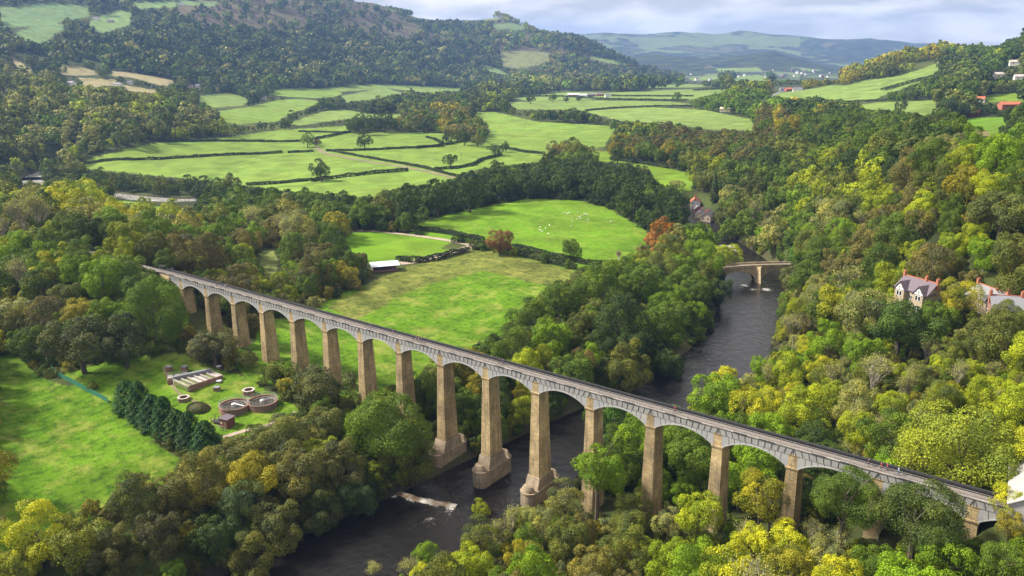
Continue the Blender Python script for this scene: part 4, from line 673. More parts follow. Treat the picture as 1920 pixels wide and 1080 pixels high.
HAND = [(262,548,76,(.08,.13,.014),B_,3,1,9),(300,560,60,C_MG,B_,0,1,7), # u, v, crown width, colour, kind, shape, height factor
 (601,318,40,C_DG,B_,0,.95),(683,264,29,C_DG,B_,0,.95),(845,298,25,C_DG,B_,2,.95),(837,260,18,C_DG,B_,1,1),(928,279,28,C_DG,B_,2,.8),(948,275,18,C_DG,B_,0,1),(576,262,26,C_MG,B_,0,.95),(594,272,20,(.06,.02,.04),'bush',0,.7),
 (1070,464,40,C_MG,B_,0,1.05),(937,450,54,(.17,.085,.03),A_,0,.9),(1242,432,46,C_OR,A_,3,1),(1222,450,34,(.30,.14,.04),A_,0,.9),(1240,464,40,(.32,.16,.03),A_,0,.9),(1205,468,24,(.2,.12,.05),A_,0,.8),
 (1160,478,26,(.2,.13,.09),'bare_tree',0,1),(1690,197,22,C_DG,B_,1,1.1),(995,185,18,C_DG,B_,0,.9),(1037,182,16,C_MG,B_,0,1),(1062,186,12,C_DG,B_,0,.9),(1085,184,13,C_DG,B_,0,.9),(1270,180,16,C_MG,B_,1,1.1),(1268,345,26,C_KH,B_,2,.8),
 (1340,742,104,C_BG,B_,0,.95),(1808,838,212,(.17,.20,.018),B_,5,.85),(1672,822,100,C_MG,B_,3,.9),(1425,935,98,(.24,.22,.012),A_,4,1.1,8),(1585,935,120,(.075,.12,.014),B_,5,.85,8),(1718,968,150,(.06,.085,.018),B_,5,1.0,10),(1310,965,96,C_YG,B_,0,1,8),(1258,1050,84,(.17,.23,.008),B_,0,1),
 (1890,945,70,C_YE,A_,4,.9),(1895,985,60,(.2,.17,.02),A_,0,1),(1480,1075,100,(.2,.19,.015),B_,3,.9),(1780,1050,110,C_BG,B_,0,1),(1880,1060,90,C_MG,B_,1,1),(1640,1065,100,C_MG,B_,0,1),(1360,1070,80,C_MG,B_,0,.9),(1545,1050,80,C_KH,B_,4,1),
 (1120,880,100,C_BG,B_,0,1.05,8),(1150,800,100,(.065,.14,.01),B_,3,1),(1445,950,60,C_BR,A_,4,1,8),(1500,905,50,(.13,.08,.03),A_,4,1),(960,975,70,C_KH,'bare_tree',0,1.15),(1060,945,84,(.15,.12,.04),A_,4,.9,8),(1180,1030,86,C_OL,B_,3,1),(1060,1010,90,C_OL,B_,0,1),(900,1010,80,C_OL,B_,4,1),(880,1060,90,C_YG,B_,0,1),(800,1040,50,C_BG,B_,1,1),(980,1050,70,C_GO,A_,3,1),(1110,1060,90,(.17,.15,.03),A_,0,1),(902,962,34,C_YG,'bush',0,1.3),(770,1065,60,C_KH,'bare_tree',1,.9),(700,1070,56,C_KH,'bare_tree',2,.8),(1010,985,70,C_KH,B_,4,1),(1190,965,80,C_OL,B_,3,1),(1255,985,60,C_KH,B_,4,1),
 (1400,1000,70,C_KH,'bare_tree',1,1),(1580,1010,80,C_KH,'bare_tree',0,1),(1650,985,60,C_KH,'bare_tree',2,1),(1520,1000,70,C_KH,'bare_tree',1,1),(1470,985,60,C_KH,'bare_tree',0,1),(930,1000,60,C_KH,'bare_tree',2,1),(1740,660,70,C_KH,'bare_tree',1,1.1),(1800,700,70,C_KH,'bare_tree',0,1),(1860,700,60,C_KH,'bare_tree',2,1),(1600,640,60,C_KH,'bare_tree',0,1),(1730,790,60,C_KH,'bare_tree',1,1),(200,440,40,C_KH,'bare_tree',1,1),(240,430,36,C_KH,'bare_tree',2,1),(150,470,36,C_KH,'bare_tree',0,1),(330,440,40,C_KH,'bare_tree',1,1),(100,430,44,C_YG,B_,0,1),(60,400,44,C_YE,B_,3,1),(180,400,46,C_YG,B_,1,1),(320,400,50,C_YG,B_,0,1),(20,470,50,C_YG,B_,3,1),(70,450,44,C_YE,B_,0,1),(270,395,44,C_YG,B_,3,1),(230,455,40,C_OL,B_,0,1),(120,480,44,C_YG,B_,3,1),(200,500,50,C_BG,B_,0,1),(1700,720,64,C_KH,'bare_tree',0,1.1),(1640,700,90,C_KH,'bare_tree',1,1.1),(1560,700,60,C_KH,'bare_tree',2,1.1),(1760,600,80,C_MG,B_,0,.9),(1690,610,120,(.05,.09,.014),B_,2,.85),(1800,560,78,(.27,.25,.012),A_,4,1),(1850,610,60,C_KH,'bare_tree',0,1.1),(1885,590,60,C_OL,B_,1,1),(1640,600,70,C_MG,B_,3,1),(1500,480,46,(.07,.15,.012),B_,0,1),(1490,520,64,(.10,.085,.035),B_,0,.8),(1535,560,64,C_KH,B_,4,1),(1620,590,100,C_KH,B_,4,1),(1650,385,70,C_YG,B_,0,1),(1560,410,80,C_KH,B_,4,1),(1510,390,40,C_YG,B_,0,1),(1880,400,110,(.10,.095,.03),B_,2,.85),(1850,470,70,C_BG,B_,0,.9),(1830,440,60,C_YG,B_,0,.9),(1790,460,60,(.2,.26,.01),B_,0,.9),(1620,660,80,C_BG,B_,0,1),(1550,640,70,C_BG,B_,3,1),(1500,680,60,C_BG,B_,0,1),(1480,700,60,C_YG,B_,3,1),(1560,740,70,C_YG,B_,0,1),(1430,690,50,C_BG,B_,0,1),
 (1400,420,56,C_MG,B_,0,1),(1365,430,40,C_MG,B_,0,1),(1455,440,60,C_KH,B_,4,1.1),(1190,372,62,C_DG,B_,1,1.1),(1110,350,40,C_DG,B_,1,1.1),(1050,345,40,C_DG,B_,0,1.1),(990,345,44,C_DG,B_,1,1.1),(940,345,48,C_DG,B_,0,1.1),(880,360,60,C_DG,B_,3,1.1),(820,370,60,C_DG,B_,0,1.1),(760,385,64,C_DG,B_,3,1.1),(720,385,50,C_OL,B_,0,1.1),(1140,355,44,C_DG,B_,0,1.1),
 (560,435,72,C_KH,B_,4,1.15),(620,455,56,C_MG,B_,3,1.1),(600,490,56,C_OL,B_,0,1),(530,420,40,C_DG,B_,0,1),(468,395,40,C_DG,B_,0,1),(432,345,40,C_OL,B_,0,1),(388,350,38,C_DG,B_,0,1),(357,345,34,C_DG,B_,0,1),(300,348,30,C_OL,B_,4,1),(228,340,24,C_DG,B_,0,1),(216,260,26,(.10,.14,.04),B_,1,1.1),(257,255,28,(.10,.075,.05),B_,0,1),(102,350,18,C_DG,'conifer_tree',0,1),
 (285,580,110,(.085,.14,.012),B_,5,1.25),(190,520,80,C_BG,B_,0,1.1),(150,640,120,(.06,.055,.022),B_,2,.9),(230,640,90,(.045,.06,.02),B_,3,1),(120,560,70,C_OL,B_,0,1),(360,495,50,C_YG,B_,4,1),(400,650,86,(.095,.075,.04),B_,2,.75),(465,685,44,(.09,.10,.035),'bush',0,.9),(113,672,40,(.11,.12,.02),'bush',0,1),
 (520,705,44,C_OL,'bush',1,1),(500,700,24,C_MG,'bush',0,1),(175,731,20,C_OL,'bush',0,1),(595,725,110,(.075,.085,.028),B_,2,.8),(545,700,30,C_MG,'bush',0,1),(665,760,50,C_OL,B_,0,.9),
 (735,800,150,C_MG,B_,5,.95),(770,860,90,(.085,.10,.016),B_,3,1),(690,800,70,C_BG,B_,3,.9),(600,800,90,(.12,.10,.03),A_,0,.9),(530,830,100,(.12,.10,.035),A_,3,.9),(440,860,100,(.13,.10,.03),A_,0,.9),(440,875,64,(.12,.21,.006),B_,0,1),(450,945,76,(.10,.14,.05),B_,4,1.1),(380,900,100,(.14,.105,.025),A_,3,1),(310,930,90,(.12,.09,.03),A_,0,1),(250,940,90,(.075,.095,.02),B_,3,1),(560,890,110,(.12,.09,.03),A_,0,1),(640,880,90,(.10,.08,.035),A_,3,1),(520,980,100,(.10,.085,.03),A_,0,1),(400,1010,100,C_DG,B_,0,1),(600,960,80,(.06,.08,.02),B_,3,1),(665,930,76,(.055,.09,.03),B_,0,1),(470,1050,90,(.11,.09,.025),A_,3,1),(140,1020,130,(.14,.12,.015),A_,0,.9),(70,1005,110,(.34,.35,.015),A_,3,1),(30,1060,90,(.2,.22,.02),A_,0,1),(220,1040,90,(.10,.08,.03),A_,3,1),(325,1075,50,(.12,.2,.01),B_,0,1),(300,1000,90,(.07,.07,.025),B_,0,1),
 (1035,630,80,C_BG,B_,0,.95),(960,660,90,C_MG,B_,3,.9),(1000,600,80,C_MG,B_,3,.9),(1070,700,90,C_MG,B_,0,1),(1130,540,90,C_MG,B_,3,.95),(1050,555,80,C_MG,B_,0,.9),(1200,530,90,C_MG,B_,0,.95),(1270,500,60,C_BG,B_,0,1),(1330,490,60,C_BG,B_,3,1),(1160,600,90,C_DG,B_,3,1),(1110,580,50,(.13,.11,.035),A_,0,1),(1240,600,90,C_MG,B_,0,1),(1095,680,50,(.14,.075,.03),A_,4,1.1),(1180,690,80,(.12,.10,.02),A_,3,1.1),(950,690,50,C_BG,B_,0,.8),(1180,650,70,C_DG,B_,0,1),(1250,680,60,C_DG,B_,0,1),(1350,545,50,C_DG,B_,0,1.1),(1340,500,40,C_YG,B_,0,1),(1300,470,50,C_BG,B_,0,1),(1265,440,40,C_KH,B_,4,1),(1290,440,40,C_MG,B_,0,1),
 (1075,282,46,C_OL,B_,0,1),(1040,280,30,C_BR,B_,0,1),(1100,288,40,C_OL,B_,1,.9),(1340,360,30,C_DG,'conifer_tree',0,1.2),(1300,335,20,C_YG,B_,0,1),(870,255,30,C_DG,B_,0,1),(850,240,30,C_DG,B_,1,1),(895,262,26,C_OL,B_,0,.9),(905,235,20,C_OL,B_,0,1),(720,225,40,C_DG,B_,0,1),(680,230,40,C_DG,B_,0,1),(800,230,30,C_DG,B_,1,1),(770,235,26,C_OL,B_,0,1)]
for h_ in HAND: tree_px(*h_[:4], kind=h_[4], k=h_[5], hz=h_[6], front=h_[7] if len(h_) > 7 else None)
ROW = [(238,748,62),(262,762,64),(286,780,66),(309,792,62),(332,804,64),(356,816,62),(386,832,70)]
for i, (u, v, w_) in enumerate(ROW):
    e = tree_px(u, v, w_, [(.022,.068,.014),(.028,.075,.013),(.020,.058,.016)][i % 3], 'conifer_tree', i % 2, [.74,.86,.78,.92,.72,.84,.80][i], ORD[i]+' dense dark conifer from the fence end of the row beside the meadow', 'conifers in a row beside the lower meadow')
# ------------------------------------------------------------------ woods: scatter, then the largest as trees of their own and the rest as one wood
def scatter(d0, d1, cell, jit=.42):
    ext = d1*1.05; gx = np.arange(-ext, ext, cell); X, Y = np.meshgrid(gx+CAM[0], gx+CAM[1]); X = X.ravel(); Y = Y.ravel()
    d = np.hypot(X-CAM[0], Y-CAM[1]); a, _ = toq(X, Y); a = (a-AZC+np.pi)%(2*np.pi)-np.pi; k = (d > d0)&(d <= d1)&(np.abs(a) < math.radians(37)); X, Y = X[k], Y[k]
    return X+rng.normal(size=len(X))*cell*jit*.6, Y+rng.normal(size=len(X))*cell*jit*.6
HPXa, HPRa = np.array(HPX), np.array(HPR); TX, TY, TR = [], [], []
for d0, d1, cell in ((95, 260, 6.9), (260, 950, 9.4), (950, 1900, 12.5), (1900, 4400, 17)):
    X, Y = scatter(d0, d1, cell); R_ = cell*(.40+.56*rng.random(len(X))**1.8); Z = height(X, Y); dist = np.hypot(X-CAM[0], Y-CAM[1]); px, py, pw = project(np.stack([X, Y, Z], -1))
    i = np.clip((py/2).astype(int), 0, RH_-1); j = np.clip((px/2).astype(int), 0, RW_-1); onopen = SOLID[i, j]&(py > 0)&(py < 1080)&(px > 0)&(px < 1920)
    ok = ~onopen&(rivdist(X, Y) > R_*.05)&~((np.abs(Y-2) < 3.5+R_*.55)&(X > 1)&(X < 420))&~((np.abs(Y-2.5) < 2.6)&(X > -60)&(X <= 1)); 
    ok &= ~((dist > 3000)&(Z < 25)&(rng.random(len(X)) > .30)); inm = in_poly(px, py, MOOR)&(dist > 1800); ok &= ~(inm&(rng.random(len(X)) > .45)); ok &= ~((dist > 1000)&(hash_noise(X, Y, 150, 41)*.6+hash_noise(X, Y, 55, 42)*.4 > .70)); ok &= ~((Z > 150)&(rng.random(len(X)) > .45))
    if d0 < 1000:
        dh = np.hypot(X[:, None]-HPXa[None, :, 0], Y[:, None]-HPXa[None, :, 1]); ok &= (dh > .72*(R_[:, None]+HPRa[None])).all(1)
    X, Y, Z, R_, dist = X[ok], Y[ok], Z[ok], R_[ok], dist[ok]; b_ = blocked(X, Y, Z+1.2*R_, R_, .95, dist)
    # where a full crown would hide something, try a small one
    R2 = np.where(b_, R_*.5, R_); b2 = blocked(X, Y, Z+1.2*R2, R2, .95, dist); ok = ~b2; TX.append(X[ok]); TY.append(Y[ok]); TR.append(R2[ok])
TX, TY, TR = map(np.concatenate, (TX, TY, TR)); TD = np.hypot(TX-CAM[0], TY-CAM[1]); TZ = height(TX, TY)
pal = palette_of(TX, TY); NT = len(TX); mixn_ = np.clip((hash_noise(TX, TY, 38, 51)*.9+hash_noise(TX, TY, 90, 52)*.5-.2)*.72+rng.random(NT)*.28, 0, .999); COLS = [PAL[ANCH[p][2]][int(mixn_[i_]*len(PAL[ANCH[p][2]]))] for i_, p in enumerate(pal)]; TINT = np.array(COLS)*(.78+.44*rng.random((NT, 1)))*(.72+.56*hash_noise(TX, TY, 95, 31)*.6+.56*.4*hash_noise(TX, TY, 300, 32))[:, None]
isbare = np.array([c == C_KH for c in COLS])&(rng.random(NT) < .55)&(TD < 600)
# undergrowth between the trees and on the banks
UX, UY, UR = [], [], []
for d0, d1, cell in ((95, 300, 4.2), (300, 700, 6.0)):
    X, Y = scatter(d0, d1, cell); R_ = cell*(.38+.3*rng.random(len(X))); Z = height(X, Y); dist = np.hypot(X-CAM[0], Y-CAM[1]); px, py, pw = project(np.stack([X, Y, Z], -1)); i = np.clip((py/2).astype(int), 0, RH_-1); j = np.clip((px/2).astype(int), 0, RW_-1)
    ok = ~(SOLID[i, j]&(py > 0)&(py < 1080)&(px > 0)&(px < 1920))&(rivdist(X, Y) > .8)&~((np.abs(Y-2) < 3.2+R_)&(X < 420)); X, Y, Z, R_, dist = X[ok], Y[ok], Z[ok], R_[ok], dist[ok]
    ok = ~blocked(X, Y, Z+.5*R_, R_, .8, dist); UX.append(X[ok]); UY.append(Y[ok]); UR.append(R_[ok])
UX, UY, UR = map(np.concatenate, (UX, UY, UR))
# visible share: paint crowns front to back
vis = np.zeros(NT); buf = np.zeros((270, 480), bool); pu, pv, pw = project(np.stack([TX, TY, TZ+1.2*TR], -1))
for (x, y), R_ in zip(HPX, HPR): pass
allx = np.r_[TX, HPXa[:, 0]]; ally = np.r_[TY, HPXa[:, 1]]; allr = np.r_[TR, HPRa]; qu, qv, qw = project(np.stack([allx, ally, height(allx, ally)+1.2*allr], -1))
for i in np.argsort(np.hypot(allx-CAM[0], ally-CAM[1])):
    if qw[i] > 1300: break
    r_ = allr[i]*F/qw[i]/4; a, b_ = qu[i]/4, qv[i]/4
    i0, i1, j0, j1 = int(max(0, b_-r_)), int(min(270, b_+r_+1)), int(max(0, a-r_)), int(min(480, a+r_+1))
    if i0 >= i1 or j0 >= j1: continue
    yy, xx = np.mgrid[i0:i1, j0:j1]; m_ = (xx-a)**2+(yy-b_)**2 < (r_*.92)**2; new = m_&~buf[i0:i1, j0:j1]
    if i < NT: vis[i] = new.sum()
    buf[i0:i1, j0:j1] |= m_
isaut = np.array([c in (C_GO, C_OR, C_YE, C_BR) for c in COLS])
nh_b = sum(1 for h_ in HAND if h_[4] == B_); own = np.zeros(NT, bool)
for msk, n_ in ((~isbare&~isaut, 296-nh_b), (isaut&~isbare, 90), (isbare, 90)):
    c_ = np.where(msk&(vis > 6))[0]; c_ = c_[np.argsort(-vis[c_])][:n_]; own[c_] = True
own_k = rng.integers(0, 5, NT)
for i in np.where(own)[0]:
    kind = 'bare_tree' if isbare[i] else A_ if isaut[i] else B_; mk_ = 'bare' if isbare[i] else 'near' if TD[i] < 420 else 'mid'; k = int(own_k[i]) % {'near': 5, 'mid': 4, 'bare': 3}[mk_]
    e = plant(kind, mk_, k, (TX[i], TY[i], TZ[i]), TR[i]*(1.15 if isbare[i] else 1), rnd.random()*6.28, TINT[i], None, None, .85+.35*rnd.random()); queue(e, TX[i], TY[i], TR[i], CN[COLS[i]], 'half-bare tree' if isbare[i] else 'tree', SHAPE[k] if mk_ != 'bare' else '')
GRP = {'bush': 'bushes and scrub', 'bare_tree': 'half-bare trees among the woods', 'autumn_tree': 'autumn-coloured trees', 'broadleaf_tree': 'broadleaf trees of the valley woods', 'conifer_tree': 'single conifers'}
PEND.sort(key=lambda p: p[3]); cnt = {}
for o, r_, l_, d_, sz, colr, what, shp in PEND:
    words_ = [w_ for w_ in (sz, colr, shp, what) if w_]; key = (tuple(words_), r_, l_); n_ = cnt.get(key, 0); cnt[key] = n_+1
    o['label'] = ' '.join(words_)+(', ' if n_ == 0 else ', %s nearest ' % ('next' if n_ == 1 else ORD[min(n_, 17)]))+r_+' the '+l_; o['group'] = GRP[o.name.split('.')[0]]
# the rest of the woods as one object of instances
def wood(name, sel, protos):
    m_ = sel; V = np.stack([TX[m_], TY[m_], TZ[m_]], -1).astype(np.float32); me = bpy.data.meshes.new(name); me.vertices.add(len(V)); me.vertices.foreach_set('co', V.ravel())
    cls = np.where(isbare[m_], 0, np.where(TD[m_] < 420, 1, np.where(TD[m_] < 900, 2, np.where(TD[m_] < 1900, 3, 4)))); sub = rng.integers(0, 12, len(V)); PR = []
    idx_ = np.zeros(len(V), int)
    for c_, lst in enumerate(protos):
        base_ = len(PR); PR += lst; kk = cls == c_; idx_[kk] = base_+sub[kk] % len(lst)
    for nm, typ, arr in (('pick', 'INT', idx_), ('size', 'FLOAT', TR[m_]), ('turn', 'FLOAT', rng.random(len(V))*6.28), ('tint', 'FLOAT_COLOR', np.c_[TINT[m_], np.ones(len(V))]), ('tall', 'FLOAT', .85+.35*rng.random(len(V)))):
        a = me.attributes.new(nm, typ, 'POINT'); a.data.foreach_set('color' if 'COLOR' in typ else 'value', np.asarray(arr, np.int32 if typ == 'INT' else np.float32).ravel())
    o = link(bpy.data.objects.new(name, me)); ng = bpy.data.node_groups.new(name, 'GeometryNodeTree'); ng.interface.new_socket('Geometry', in_out='INPUT', socket_type='NodeSocketGeometry'); ng.interface.new_socket('Geometry', in_out='OUTPUT', socket_type='NodeSocketGeometry')
    n0 = ng.nodes.new('NodeGroupInput'); n9 = ng.nodes.new('NodeGroupOutput'); jn = ng.nodes.new('GeometryNodeJoinGeometry')
    def na(nm, dt): x = ng.nodes.new('GeometryNodeInputNamedAttribute'); x.data_type = dt; x.inputs[0].default_value = nm; return x.outputs[0]
    pk, sz, tn, tl = na('pick', 'INT'), na('size', 'FLOAT'), na('turn', 'FLOAT'), na('tall', 'FLOAT')
    ml = ng.nodes.new('ShaderNodeMath'); ml.operation = 'MULTIPLY'; ng.links.new(sz, ml.inputs[0]); ng.links.new(tl, ml.inputs[1]); cs = ng.nodes.new('ShaderNodeCombineXYZ'); ng.links.new(sz, cs.inputs[0]); ng.links.new(sz, cs.inputs[1]); ng.links.new(ml.outputs[0], cs.inputs[2]); cro = ng.nodes.new('ShaderNodeCombineXYZ'); ng.links.new(tn, cro.inputs[2])
    for i, pme in enumerate(PR):
        po_ = bpy.data.objects.new(pme.name, pme); oi = ng.nodes.new('GeometryNodeObjectInfo'); oi.inputs[0].default_value = po_; ip = ng.nodes.new('GeometryNodeInstanceOnPoints')
        cm = ng.nodes.new('FunctionNodeCompare'); cm.data_type = 'INT'; cm.operation = 'EQUAL'; ng.links.new(pk, cm.inputs[2]); cm.inputs[3].default_value = i
        ng.links.new(n0.outputs[0], ip.inputs['Points']); ng.links.new(cm.outputs[0], ip.inputs['Selection']); ng.links.new(oi.outputs['Geometry'], ip.inputs['Instance']); ng.links.new(cs.outputs[0], ip.inputs['Scale']); ng.links.new(cro.outputs[0], ip.inputs['Rotation']); ng.links.new(ip.outputs[0], jn.inputs[0])
    ng.links.new(jn.outputs[0], n9.inputs[0]); md = o.modifiers.new('instances', 'NODES'); md.node_group = ng; return tag(o, kind='stuff')
PRO = [[both('bare', b_[1], b_[0], M_PALEBARK) for b_ in BARE], [both('near', c_, t_, M_BARK) for c_, t_ in zip(NEARC, NEART)], [both('mid', c_, NEART[i], M_BARK) for i, c_ in enumerate(MIDC)], [leafmesh('far', c_) for c_ in FARC], [leafmesh('veryfar', c_) for c_ in VFARC]]
WT = (TX, TY, TZ, TR, TINT, isbare, TD)
wood('woodland', ~own&(TD < 1900), PRO); wood('hillside_forest', ~own&(TD >= 1900), PRO)
upal = palette_of(UX, UY); TX, TY, TR = UX, UY, UR; TZ = height(UX, UY)-.75*UR; TD = np.hypot(UX-CAM[0], UY-CAM[1])+300; isbare = np.zeros(len(UX), bool)
TINT = np.array([PAL[ANCH[p][2]][rng.integers(0, len(PAL[ANCH[p][2]]))] for p in upal])*(.55+.4*rng.random((len(UX), 1)))
wood('undergrowth', np.ones(len(UX), bool), PRO)
TX, TY, TZ, TR, TINT, isbare, TD = WT
print('undergrowth', len(UX)); print('trees', NT, 'own', own.sum(), 'hand', len(HAND), 'near stuff', (~own&(TD < 420)).sum(), 'labels', len(PEND), len(set(p[0]['label'] for p in PEND)))
o = WEIR.build('weir', surf('wet_weir_stone', (.11, .075, .045), .4, var=.4, scale=1.4, dark=(.5, .48, .44)), smooth=True); tag(o, 'low brown stone weir with white water spilling across the dark river', 'weir')
# ------------------------------------------------------------------ hedges
def hedge(px, label, hgt=2.2, wid=2.4, tint=(.035, .05, .018), group='hedges between the fields', leaf=.38):
    P = [np.array(at(u, v)) for u, v in px]; Pp, Nn = [], []; r = np.random.default_rng(len(px)*13+int(px[0][0]))
    dmin = min(np.hypot(p[0]-CAM[0], p[1]-CAM[1]) for p in P); sc = max(1.0, dmin/600); dens = 60/sc**1.5
    for a, b in zip(P[:-1], P[1:]):
        L_ = np.hypot(*(b-a)[:2]); m = int(L_*dens); t_ = r.random(m); base_ = a[None]+(b-a)[None]*t_[:, None]; nx, ny = -(b-a)[1]/L_, (b-a)[0]/L_
        w_ = r.uniform(-1, 1, m); q = r.random(m); hh = hgt*(.75+.5*hash_noise(base_[:, 0], base_[:, 1], 6, 3)); ww = wid*(.8+.5*hash_noise(base_[:, 0], base_[:, 1], 9, 4))
        top = q > .45; ox = np.where(top, w_*ww/2, np.sign(w_)*ww/2*r.uniform(.85, 1, m)); oz = np.where(top, hh*(1-.25*w_*w_), hh*r.random(m)); X = base_[:, 0]+nx*ox; Y = base_[:, 1]+ny*ox
        Pp.append(np.stack([X, Y, height(X, Y)+oz], -1)); n_ = np.stack([nx*np.where(top, w_*.4, np.sign(w_)), ny*np.where(top, w_*.4, np.sign(w_)), np.where(top, 1, .3)], -1)+r.normal(size=(m, 3))*.4; Nn.append(n_/np.linalg.norm(n_, axis=1)[:, None])
    Pp, Nn = np.vstack(Pp), np.vstack(Nn); c = Pp.mean(0); V, Fc, lv, lb = quads(r, Pp-c, Nn, leaf*sc**.8, hash_noise(Pp[:, 0], Pp[:, 1], 5, 8))
    o = link(bpy.data.objects.new('hedge', leafmesh('hedge', (V, Fc, lv, lb)))); o.location = c; o['tint'] = list(tint); return tag(o, label, 'hedge', group)
hedge([(762,426),(800,433),(850,441),(905,452)], 'low clipped hedge along the lane between the bright paddock and the sheep field', 2.4, 3)
hedge([(962,466),(1000,474),(1060,489),(1110,498),(1150,497)], 'dark hedge along the near edge of the sheep field below the russet maple', 2.6, 3)
hedge([(950,474),(985,482),(1040,496),(1080,506)], 'lower hedge bordering the rough meadow beside the dry grass strip', 2.6, 3)
hedge([(878,472),(850,479),(815,488),(780,493),(745,488)], 'thick hedge between the bright paddock and the sandy track', 2.8, 3.4)
hedge([(890,470),(905,462),(960,470)], 'short hedge at the bend of the lane under the russet maple', 2.6, 3)
hedge([(300,266),(400,265),(480,266),(565,266)], 'long straight hedge across the pale plain, the one farthest up the valley', 2.4, 3)
hedge([(155,307),(250,301),(330,297),(420,292),(530,287)], 'long curved hedge across the middle of the left plain', 2.4, 3)
hedge([(540,287),(588,285)], 'short hedge stub beside the field gate on the track', 2.2, 3)
hedge([(588,262),(620,256),(658,248)], 'hedge slanting up from the track towards the dark copse', 2.8, 3.5)
hedge([(560,248),(600,248),(650,250)], 'thin hedge under the dark copse on the plain', 2, 3)
hedge([(612,284),(660,283),(720,281),(790,277),(833,275)], 'hedge running past the lone oak to the small ash', 2.2, 3)
hedge([(462,348),(520,345),(585,339)], 'hedge behind the riverside trees west of the round oak', 2.4, 3)
hedge([(585,341),(640,333),(700,326),(765,321)], 'dark hedge from the round oak towards the field track', 2.8, 3.4)
hedge([(620,283),(660,291),(720,302),(790,314),(850,330)], 'hedge alongside the brown field track', 2, 2.4)
hedge([(815,318),(850,317),(885,311),(905,300),(940,292)], 'hedge under the twisted ash on the plain', 2.4, 3)
hedge([(955,280),(985,286),(1020,289)], 'broken hedge beside the paired oaks', 2.4, 3)
hedge([(800,258),(815,262),(830,270)], 'short hedge above the small ash', 2.2, 3)
hedge([(780,279),(840,272),(870,266)], 'hedge below the round copse at the plain edge', 2.4, 3)
hedge([(1098,208),(1160,203),(1230,200),(1330,198),(1400,206)], 'long hedge between the two pale fields beyond the copses', 2.6, 4)
hedge([(950,184),(1040,181),(1120,186),(1200,188),(1290,189)], 'hedge below the red farm on the flat fields', 3.2, 5)
hedge([(1130,180),(1220,181),(1300,181)], 'hedge beside the farm track east of the red farm', 3, 5)
hedge([(1300,170),(1360,167),(1420,166)], 'thin distant hedge on the far flat fields', 3, 6)
hedge([(1600,192),(1650,190),(1700,186),(1757,184)], 'hedge across the sloping pasture above the dark copse', 3, 5)
hedge([(1655,170),(1690,160),(1730,150),(1765,142)], 'thick hedge dividing the upper sloping pastures', 4, 8)
hedge([(1845,178),(1880,176),(1920,172)], 'hedge along the lower edge of the bright hilltop field', 3, 5)
hedge([(1145,300),(1190,305),(1250,315)], 'hedge on the bank above the narrow riverside pasture', 2.6, 4)
